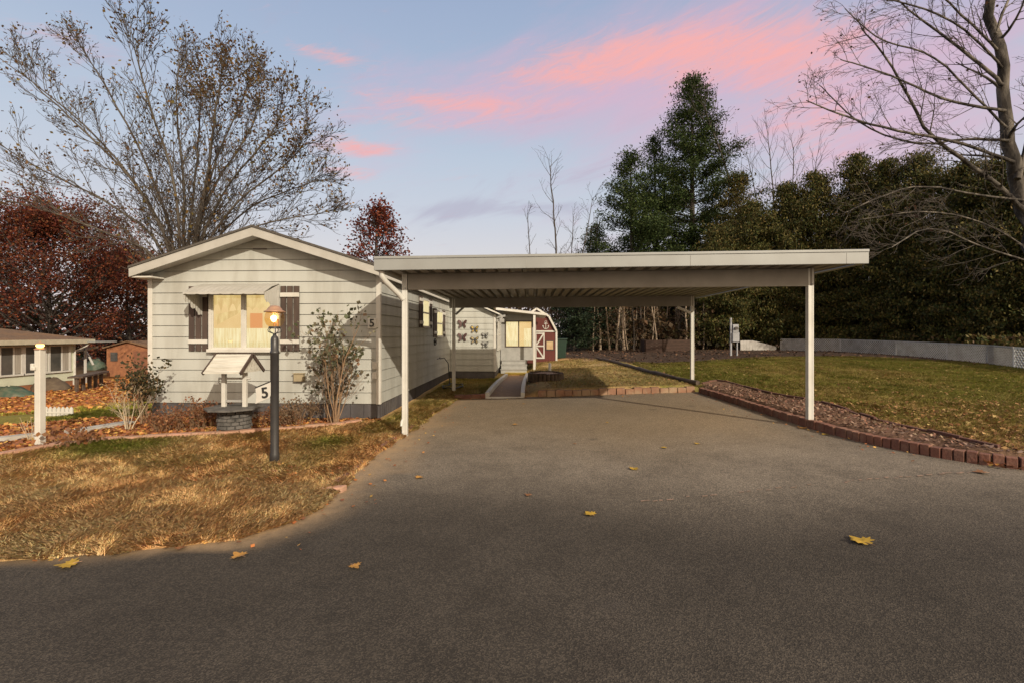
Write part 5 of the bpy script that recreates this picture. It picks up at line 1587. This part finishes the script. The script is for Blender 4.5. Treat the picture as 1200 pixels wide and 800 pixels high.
PINE = [(.042, .068, .02), (.03, .05, .018), (.06, .082, .024)]
pine_shape = lambda f: min(1, (1.03 - f) / .55) ** .85 * (.55 + .45 * min(1, f / .3))
def cb(px, d): v = at(px, 0, d); v.z = T(v.x, v.y) - .1; return v
def hgt(py, d, b): return CH - (py - HY) * d / F - b.z
for px, d, top, w, sd_, lab, dn in ((812, 38, 98, 5.4, 61, 'tallest white pine, pointed and dense, behind the carport roof', 260), (742, 36, 185, 3.9, 62, 'shorter white pine adjoining the tall one, with a thin visible trunk', 150),
                            (772, 40, 165, 3.4, 65, 'middle white pine wedged between the tall and shorter pines', 130), (866, 33, 205, 3.0, 63, 'yellowish pine right of the tallest pine, tufted and leaning', 110), (700, 42, 268, 3.0, 64, 'low dark pine at the left end of the pine group', 100)):
    b = cb(px, d)
    pal = PINE if sd_ != 63 else [(.09, .08, .025), (.06, .065, .025), (.12, .09, .03)]
    conifer('pine_tree', b, hgt(top, d, b), w, sd_, lab, pal, int(dn * .95), .19, pine_shape, 'pines behind the carport', clump=.66, per=58, low=.10, aspect=.42)

HEDGE = [(.045, .058, .014), (.034, .045, .013), (.065, .068, .017), (.095, .08, .022), (.085, .078, .02), (.12, .09, .03)]
hedge_shape = lambda f: (1.0 if f < .5 else max(0, (1.02 - f) / .52) ** .6)
hl = [(845, 30, 275, 'dark evergreen at the left end of the hedge, behind the meter pedestal'), (883, 29.5, 243, 'evergreen in the hedge just below the yellowish pine'), (925, 29, 222, 'hedge evergreen just left of the front carport post'),
      (962, 28, 208, 'hedge evergreen directly behind the front right carport post'), (1003, 27, 188, 'tall hedge evergreen beyond the end of the carport roof'), (1046, 25.5, 195, 'hedge evergreen right of the roof end, with olive tips'),
      (1084, 24, 186, 'tallest looking hedge evergreen, under the bare maple limbs'), (1128, 22.5, 200, 'hedge evergreen left of the bare maple trunk'), (1172, 21, 196, 'hedge evergreen behind the bare maple trunk'), (1222, 19.5, 190, 'hedge evergreen at the right border of the view'), (1290, 18.5, 180, 'hedge evergreen mostly beyond the right border')]
for i, (px, d, top, lab) in enumerate(hl):
    b = cb(px, d); h = hgt(top, d, b)
    conifer('hedge_tree', b, h, 2.5, 70 + i, lab, HEDGE, 300, .14, hedge_shape, 'tall evergreens in the hedge', clump=.5, per=44, low=.03, tilt=.8)

# dark evergreens under the roof line, left of the woods
for i, (px, d, top, lab) in enumerate([(672, 29, 330, 'dark green conifer right of the red shed'), (698, 31, 322, 'dark conifer at the left edge of the bare woods')]):
    b = cb(px, d); conifer('hedge_tree', b, hgt(top, d, b), 1.5, 90 + i, lab, [(.02, .035, .02), (.028, .042, .02)], 110, .2, hedge_shape, clump=.42, per=18, low=.04)

# woods: slim trunks one can tell apart, copied from four kinds
protos = []
for k in range(4):
    b = Vector((0, 0, 0)); t = Tree(100 + k); h = 11
    P_ = [b, Vector((t.r.uniform(-.3, .3), 0, 3)), Vector((t.r.uniform(-.6, .6), .2, 7)), Vector((t.r.uniform(-.8, .8), 0, h))]
    t.path(P_, .13, .03, 16, 2, [5, 4], 2.6, 0, spread=.8, up=.3, ratio=.5, start=.12, tipr=.01)
    mb_w, mb_t = t.wood, t.twig
    protos.append((mb_w, mb_t, list(t.tips)))
WOODC = [[(.13, .085, .04), (.09, .06, .03), (.17, .12, .05)], [(.11, .06, .035), (.08, .045, .03)], [(.07, .065, .03), (.1, .085, .04)]]
made = []
wlabel = 'slim woodland tree with pale trunk and thin brown leaves in the woods behind the carport'
for k in range(4):
    o = thing('woodland_tree', (0, 0, 0), wlabel, 'tree', 'slim trees in the woods')
    tk = protos[k][0].build('trunk', M['bark_pale'] if k != 1 else M['bark_dark'], o); protos[k][1].build('twigs', M['bark_dark'], o)
    leaves_at(protos[k][2], 1.3, .35, .22, 120 + k, WOODC[k % 3], None, 'crown', o)
    made.append(o)


def copy_tree(o, parent=None):
    c = o.copy(); COL.objects.link(c); c.parent = parent
    for ch in [x for x in bpy.data.objects if x.parent == o]: copy_tree(ch, c)
    return c


wr_ = random.Random(9); spots = []
for i in range(84):
    px = 688 + 154 * (i + wr_.random()) / 84; d = wr_.uniform(28.5, 44)
    spots.append((px, d))
for i in range(10): spots.append((575 + 9 * i + wr_.uniform(-3, 3), wr_.uniform(38, 52)))
for i, (px, d) in enumerate(spots):
    o = made[i] if i < 4 else copy_tree(made[i % 4])
    v = at(px, 0, d); s = wr_.uniform(.42, .56) * (d / 36) if px > 690 else wr_.uniform(.36, .46)
    o.location = (v.x, v.y, T(v.x, v.y) - .1); o.rotation_euler = (wr_.gauss(0, .05), wr_.gauss(0, .05), wr_.uniform(0, 6.28)); o.scale = (s * wr_.choice((.7, .9, 1.1, 1.5, 1.8)),) * 2 + (s * wr_.uniform(.9, 1.1),)

# far woods: one mass
def mass(name, n, f, size, pal, seed, label):
    r = np.random.default_rng(seed); P = []
    while len(P) < n:
        az = r.uniform(f[0], f[1]); d = r.uniform(f[2], f[3]); v = at(CX + F * math.tan(az), 0, d * math.cos(az) if abs(az) < 1.2 else d)
        top = f[4] * (.65 + .35 * math.sin(az * 23 + d * .3) * math.sin(az * 57 + 1))
        P.append((v.x, v.y, T(v.x, v.y) + top * r.random() ** .8))
    P = np.array(P); V, Fq = cards(P, size, .7, .7, seed); pal = np.array(pal)
    o = np_mesh(name, V, Fq, M['leaf'], jitter(pal[r.integers(0, len(pal), n)], n, seed + 1, .4)); return tag(o, label, 'woods', kind='stuff')
mass('far_woods', 26000, (-.95, .95, 52, 64, 7.5), .55, [(.06, .04, .025), (.09, .05, .03), (.04, .045, .022), (.07, .05, .035), (.05, .035, .03)], 200, 'dark brown mass of far woods along the horizon')
mass('undergrowth', 9000, (.13, .42, 31, 44, 3.0), .32, [(.06, .042, .025), (.085, .055, .03), (.045, .04, .02), (.11, .065, .035)], 201, 'brown undergrowth between the slim woodland trees')
r_ = np.random.default_rng(7)
# brush at the foot of the hedge
P = []
for _ in range(5200):
    px = r_.uniform(838, 1260); d = np.interp(px, [838, 915, 985, 1050, 1110, 1158, 1260], [29, 28.4, 26, 23.2, 20.2, 17.8, 15]) + r_.uniform(.0, 1.2); v = at(px, 0, d)
    P.append((v.x, v.y, T(v.x, v.y) + .9 * r_.random() ** 1.6))
P = np.array(P); V, Fq = cards(P, .15, .5, .7, 8); pal = np.array(HEDGE + [(.12, .08, .03), (.10, .06, .03)])
tag(np_mesh('undergrowth', V, Fq, M['leaf'], jitter(pal[r_.integers(0, len(pal), len(P))], len(P), 9)), 'low brush at the foot of the tall hedge behind the lattice', 'undergrowth', kind='stuff')


# ------------------------------------------------------------------ shrubs
def shrub(name, p, h, w, seed, label, nst, pal, lsize, per, bark, lspread=.05, base_r=.012, kids=(5, 4), up=.3, spread=.6, maxl=2, lean=(0, 0), rad0=.05, weight=None):
    o = thing(name, p, label, 'shrub'); t = Tree(seed)
    for i in range(nst):
        a = t.r.uniform(0, 6.283); sp = t.r.uniform(.05, 1) * w / h
        d = Vector((math.cos(a) * sp + lean[0], math.sin(a) * sp + lean[1], 1))
        t.grow(p + Vector((math.cos(a) * rad0 * t.r.random(), math.sin(a) * rad0 * t.r.random(), -.02)), d, h * t.r.uniform(.6, 1.0), base_r * t.r.uniform(.6, 1.2), 0, maxl, list(kids), spread, up, .16, .45, .3, .0016)
    m = MB(); m.add(t.wood.v, t.wood.f, True); m.add(t.twig.v, t.twig.f, True); m.build('stems', bark, o)
    if per: leaves_at(t.tips, per, lspread, lsize, seed + 1, pal, weight, 'foliage', o, tilt=.7)
    return o


tw_bark = mat('twig_bark', (.26, .17, .10), (.17, .11, .07), .9, 20)
ptw = mat('pale_twigs', (.42, .35, .25), (.30, .25, .18), .9, 20)
q = hit(400, 497); q = Vector((q.x - .12, 7.72, T(q.x, 7.72)))
shrub('rhododendron', q, 1.75, .62, 301, 'tall thin rhododendron with grey green leaves by the front corner of the white home', 9, [(.12, .125, .075), (.16, .14, .09), (.09, .095, .055), (.24, .15, .085), (.2, .2, .13), (.1, .11, .06)], .075, 1.0, tw_bark, .05, .016, (6, 4), weight=lambda p: .35 + 1.3 * (p.z > 1.0))
q = Vector((-3.35, 7.85, T(-3.35, 7.85)))
shrub('shrub', q, 1.0, .55, 302, 'shaded twiggy shrub at the left foot of the rhododendron', 7, [(.06, .06, .04), (.09, .07, .045)], .07, .8, tw_bark, .05, .01)
q = hit(186, 500); q = Vector((-6.35, 7.6, T(-6.35, 7.6)))
shrub('shrub', q, .98, .42, 303, 'small rounded dark green shrub at the left corner of the white home', 9, [(.055, .05, .022), (.08, .06, .025), (.04, .04, .02)], .055, 2.2, tw_bark, .05, .01, (5, 4), lean=(-.05, 0))
q = hit(150, 504)
shrub('shrub', q, .80, .62, 304, 'bare shrub with pale forking stems beside the grey kerb', 8, [(.3, .2, .1)], .04, .15, ptw, .05, .011, (5, 4), up=.15)
for i, (px, py, h, w, lab) in enumerate([(215, 506, .42, .38, 'low rust brown twiggy bush left of the wishing well'), (180, 508, .30, .3, 'small brown bush at the left corner below the green shrub'), (345, 500, .42, .36, 'low grey brown twiggy bush right of the lamp post'), (240, 503, .36, .3, 'low brown bush tucked against the wishing well base'), (320, 500, .28, .25, 'smallest russet bush just behind the lamp post')]):
    q = hit(px, py); y = min(q.y + .15, 7.9); q = Vector((q.x, y, T(q.x, y)))
    shrub('low_bush', q, h, w, 310 + i, lab, 26, [(.22, .09, .045), (.16, .075, .04), (.26, .13, .06)] if i != 2 else [(.16, .11, .07), (.2, .13, .08), (.12, .09, .06)], .035, 1.0, tw_bark, .035, .004, (4, 3), maxl=2, rad0=.22)
q = hit(36, 516)
shrub('dry_stalks', q, .42, .3, 320, 'few thin dry stalks beside the white light post', 7, [(.4, .28, .12)], .03, .2, ptw, .04, .004, (1, 1), maxl=1)
q = hit(85, 522); shrub('low_bush', q, .22, .3, 321, 'withered brown plant clump at the foot of the white light post', 22, [(.26, .12, .05), (.18, .09, .05)], .06, 1.5, tw_bark, .05, .003, (3, 2), maxl=1, rad0=.3)

# ------------------------------------------------------------------ maple leaves lying on the drive
LO = [(0, -.12), (.10, -.42), (.34, -.36), (.30, -.14), (.72, -.22), (.60, .05), (.86, .22), (.52, .26), (.58, .52), (.30, .40), (.24, .62), (.18, .80), (0, 1.0)]
LO = LO + [(-x, y) for x, y in LO[-2:0:-1]]


def maple_leaf(p, size, rot, seed, colr, label):
    r = random.Random(seed); o = thing('maple_leaf', p, label, 'leaf', 'fallen maple leaves on the drive')
    m = MB(); vs = [Vector((0, .15, .012))]; c, s_ = math.cos(rot), math.sin(rot)
    ph = r.uniform(0, 6.28)
    for x, y in LO:
        a = math.atan2(y - .15, x); rr = math.hypot(x, y - .15)
        vs.append(Vector((x, y, .10 * rr * (1 + .9 * math.sin(a * 2.0 + ph)) + .015)))
    w = [p + Vector(((v.x * c - v.y * s_) * size, (v.x * s_ + v.y * c) * size, v.z * size + .004)) for v in vs]
    n = len(LO); m.add(w, [(0, 1 + i, 1 + (i + 1) % n) for i in range(n)], False)
    lm = m.build('blade', mat('leaf_gold', colr, tuple(x * .7 for x in colr), .7, 40), o)
    m = MB(); b = [(0, -.10, .02), (.04, -.35, .05), (.14, -.62, .02)]
    m.tube([p + Vector(((x * c - y * s_) * size, (x * s_ + y * c) * size, z * size + .006)) for x, y, z in b], [.0016, .0014, .001], 5); m.build('stalk', M['copper'], o)


GOLD, OCH, BRN = (.42, .27, .03), (.38, .2, .045), (.2, .09, .035)
lv = [(1012, 648, .085, .3, GOLD, 'largest golden maple leaf, on the right of the drive foreground'), (83, 673, .075, 2.0, GOLD, 'yellow green leaf at the far left of the foreground asphalt'), (281, 663, .06, 1.1, OCH, 'ochre leaf right of the lawn tip, middle of three on the left'),
      (415, 676, .045, 4, OCH, 'small ochre leaf, closest to the camera left of centre'), (692, 613, .058, .5, GOLD, 'bright yellow leaf in the middle of the drive foreground'), (742, 557, .062, 5.4, GOLD, 'golden leaf beside a pale scuff on the drive'),
      (492, 567, .055, 2.6, OCH, 'ochre leaf on the left half of the drive'), (620, 589, .04, 1.2, BRN, 'small dark brown leaf near the drive centre'), (778, 531, .042, 3.1, GOLD, 'small yellow leaf, left one of a pair near the brick border'), (818, 526, .042, .9, GOLD, 'small yellow leaf, right one of a pair near the brick border'),
      (605, 502, .055, 1.9, OCH, 'ochre leaf under the front edge of the carport'), (711, 500, .035, 4.4, GOLD, 'tiny yellow leaf under the carport, right of centre'), (211, 651, .04, .2, BRN, 'small brown leaf just off the lawn edge'), (674, 526, .03, 2, BRN, 'tiny brown leaf in the middle of the drive'),
      (942, 506, .07, .4, OCH, 'ochre leaf lying against the brick border'), (966, 514, .05, 3.6, GOLD, 'yellow leaf a little in front of the brick border'), (1152, 562, .07, 1.2, BRN, 'brown leaf at the right end of the brick border'), (613, 477, .05, 0, OCH, 'leaf on the drive near the white path threshold')]
for i, (px, py, s_, ro, c, lab) in enumerate(lv):
    q = hit(px, py); q.z = dzf(q.x, q.y) + .006
    maple_leaf(q, s_ * 1.2, ro, 400 + i, c, lab)
Pd = scatter(9000, -2.2, 4.2, 3.2, 11, lambda X, Y: (sdist(X, Y) < -.02) & (sdist(X, Y) > -.9), 431)
kd = rng.random(len(Pd)) < np.exp(sdist(Pd[:, 0], Pd[:, 1]) * 5) * .55
Pd = Pd[kd]; Pd[:, 2] = dz(Pd[:, 0], Pd[:, 1]) + .006
litter('leaf_litter', Pd, .035, 432, 'small brown leaf scraps and twigs along the edges of the asphalt', .15)
q = hit(1184, 548)
P = np.array([(q.x + rng.normal(0, .12), q.y + rng.normal(0, .06), 0) for _ in range(90)]); P[:, 2] = dz(P[:, 0], P[:, 1]) + .012
litter('leaf_litter', P, .06, 430, 'small drift of orange leaves against the end of the brick border', .35)

# ------------------------------------------------------------------ sky, sun, camera
SUN_AZ, SUN_EL = math.atan2(.57, -.82), R(25)       # direction the sun stands in, clockwise from +Y
w = bpy.data.worlds.new('World'); scene.world = w; w.use_nodes = True
nt = w.node_tree; nt.nodes.clear()
out = N(nt, 'ShaderNodeOutputWorld'); bg = N(nt, 'ShaderNodeBackground'); L(nt, bg.outputs[0], out.inputs[0])
sky = N(nt, 'ShaderNodeTexSky', sky_type='NISHITA'); sky.sun_disc = False; sky.sun_elevation = SUN_EL; sky.sun_rotation = SUN_AZ
sky.air_density = 1.0; sky.dust_density = 1.5; sky.ozone_density = 1.5
bg.inputs[1].default_value = .1
tc = N(nt, 'ShaderNodeTexCoord'); sx = N(nt, 'ShaderNodeSeparateXYZ'); L(nt, tc.outputs['Generated'], sx.inputs[0])


def m_(op, a, b=None, c=None, clamp=False):
    n = N(nt, 'ShaderNodeMath', operation=op); n.use_clamp = clamp
    for i, v in enumerate((a, b, c)):
        if v is None: continue
        if isinstance(v, (int, float)): n.inputs[i].default_value = v
        else: L(nt, v, n.inputs[i])
    return n.outputs[0]


az = m_('ARCTAN2', sx.outputs[0], sx.outputs[1]); el = m_('ARCSINE', sx.outputs[2])
ramp = N(nt, 'ShaderNodeValToRGB'); L(nt, m_('MULTIPLY', el, 1 / 1.57, clamp=True), ramp.inputs[0])
cr = ramp.color_ramp
K = 10.0   # the background strength is 0.1
def srgb(r, g, b): return tuple(((x / 255 + .055) / 1.055) ** 2.4 if x > 10 else x / 3294 for x in (r, g, b))
stops = [(0.0, srgb(232, 216, 214)), (.09, srgb(228, 222, 222)), (.15, srgb(212, 216, 226)), (.22, srgb(198, 210, 226)), (.30, srgb(180, 196, 220)), (.42, srgb(160, 178, 210)), (.65, srgb(125, 150, 195)), (1, srgb(110, 135, 185))]
while len(cr.elements) < len(stops): cr.elements.new(.5)
for e, (p, c) in zip(cr.elements, stops): e.position = p; e.color = (*c, 1)


def vscale(col, k):
    n = N(nt, 'ShaderNodeVectorMath', operation='SCALE'); L(nt, col, n.inputs[0]); n.inputs['Scale'].default_value = k; return n.outputs[0]


def cmix(f, a, b):
    x = N(nt, 'ShaderNodeMix', data_type='RGBA')
    if isinstance(f, (int, float)): x.inputs[0].default_value = f
    else: L(nt, f, x.inputs[0])
    L(nt, a, x.inputs[6])
    if isinstance(b, tuple): x.inputs[7].default_value = (*b, 1)
    else: L(nt, b, x.inputs[7])
    return x.outputs[2]


base_c = cmix(.86, sky.outputs[0], vscale(ramp.outputs[0], K))
# streaky cloud noise in azimuth and elevation
def cloud_noise(sa, se, off, det=7, rough=.6, dist=.6):
    cb_ = N(nt, 'ShaderNodeCombineXYZ'); L(nt, m_('MULTIPLY', az, sa), cb_.inputs[0]); L(nt, m_('MULTIPLY_ADD', az, -.22 * se, m_('MULTIPLY', el, se)), cb_.inputs[1]); cb_.inputs[2].default_value = off
    n = N(nt, 'ShaderNodeTexNoise'); n.inputs['Scale'].default_value = 1; n.inputs['Detail'].default_value = det; n.inputs['Roughness'].default_value = rough; n.inputs['Distortion'].default_value = dist
    L(nt, cb_.outputs[0], n.inputs['Vector']); return n.outputs['Fac']


def blob(px, py, wpx, hpx):
    a0 = math.atan((px - 622) / F); e0 = math.atan((HY - py) / F * math.cos(math.atan((px - CX) / F)))
    sa = wpx / F * math.cos(a0) ** 2; se = hpx / F
    u = m_('MULTIPLY', m_('SUBTRACT', az, a0), 1 / sa); v = m_('MULTIPLY', m_('SUBTRACT', el, e0), 1 / se)
    return m_('EXPONENT', m_('MULTIPLY', m_('ADD', m_('MULTIPLY', u, u), m_('MULTIPLY', v, v)), -1))


def total(bl):
    s = None
    for (px, py, wp_, hp_, k) in bl:
        b = m_('MULTIPLY', blob(px, py, wp_, hp_), k); s = b if s is None else m_('ADD', s, b)
    return s


def cover_(n, b, lo, hi):
    x = m_('ADD', n, b); mr = N(nt, 'ShaderNodeMapRange', interpolation_type='SMOOTHSTEP'); L(nt, x, mr.inputs[0])
    mr.inputs[1].default_value = lo; mr.inputs[2].default_value = hi; mr.inputs[3].default_value = 0; mr.inputs[4].default_value = 1; return mr.outputs[0]


n1 = cloud_noise(4, 15, 3.7, 9, .62, .9); n2 = cloud_noise(2.2, 8, 9.1, 6); n3 = cloud_noise(9, 46, 1.2, 12, .74, 1.8)
haze_b = total([(810, 80, 240, 75, .36), (540, 118, 170, 36, .26), (980, 170, 130, 90, .28), (1120, 120, 150, 150, .22), (30, 290, 120, 50, .2), (430, 190, 90, 40, .14)])
pinkhaze = m_('MULTIPLY', cover_(m_('ADD', m_('MULTIPLY', n2, .6), m_('MULTIPLY', n1, .4)), haze_b, .52, 1.0), .70)
c = cmix(pinkhaze, base_c, tuple(x * K for x in srgb(224, 180, 202)))
bright_b = total([(735, 62, 125, 22, .36), (880, 66, 130, 28, .27), (540, 122, 120, 14, .30), (650, 90, 80, 11, .22), (415, 172, 60, 11, .33), (400, 200, 40, 9, .27), (385, 66, 60, 8, .27), (940, 130, 80, 50, .24), (480, 145, 100, 8, .16), (40, 30, 90, 16, .10)])
mixn = m_('ADD', m_('MULTIPLY', n1, .32), m_('MULTIPLY', n3, .68))
bright = m_('MULTIPLY', cover_(mixn, bright_b, .56, .98), .95)
c = cmix(bright, c, tuple(x * K for x in srgb(250, 178, 174)))
grey_b = total([(620, 243, 130, 10, .24), (520, 250, 80, 9, .16), (690, 215, 60, 12, .1)])
grey = m_('MULTIPLY', cover_(n1, grey_b, .54, .86), .55)
c = cmix(grey, c, tuple(x * K for x in srgb(176, 172, 194)))
# warm glow added to the sky round the sun, as fill for shaded walls
dot = N(nt, 'ShaderNodeVectorMath', operation='DOT_PRODUCT'); L(nt, tc.outputs['Generated'], dot.inputs[0])
dot.inputs[1].default_value = (math.sin(SUN_AZ), math.cos(SUN_AZ), .25)
mr = N(nt, 'ShaderNodeMapRange', interpolation_type='SMOOTHSTEP'); L(nt, dot.outputs['Value'], mr.inputs[0])
mr.inputs[1].default_value = -.1; mr.inputs[2].default_value = .85; mr.inputs[3].default_value = 0; mr.inputs[4].default_value = .9
c = cmix(mr.outputs[0], c, tuple(x * K for x in (1.75, 1.30, .85)))
L(nt, c, bg.inputs[0])

sun = bpy.data.lights.new('sun', 'SUN'); sun.energy = 4.7; sun.angle = R(.6); sun.color = (1, .87, .68)
so = bpy.data.objects.new('sun', sun); COL.objects.link(so)
dirv = Vector((math.sin(SUN_AZ) * math.cos(SUN_EL), math.cos(SUN_AZ) * math.cos(SUN_EL), math.sin(SUN_EL)))
so.rotation_euler = dirv.to_track_quat('Z', 'Y').to_euler(); so.location = dirv * 60

cam = bpy.data.cameras.new('camera'); co = bpy.data.objects.new('camera', cam); COL.objects.link(co)
co.location = (0, 0, CH); co.rotation_euler = (R(90), 0, YAW)
cam.sensor_width = 36; cam.lens = F / 1200 * 36; cam.shift_y = -(400 - HY) / 1200; cam.clip_end = 2000; cam.clip_start = .05
scene.camera = co
scene.view_settings.view_transform = 'Standard'; scene.view_settings.look = 'None'; scene.view_settings.exposure = 0; scene.view_settings.gamma = 1
scene.render.engine = 'CYCLES'
scene.cycles.max_bounces = 6; scene.cycles.transparent_max_bounces = 12; scene.cycles.use_denoising = True
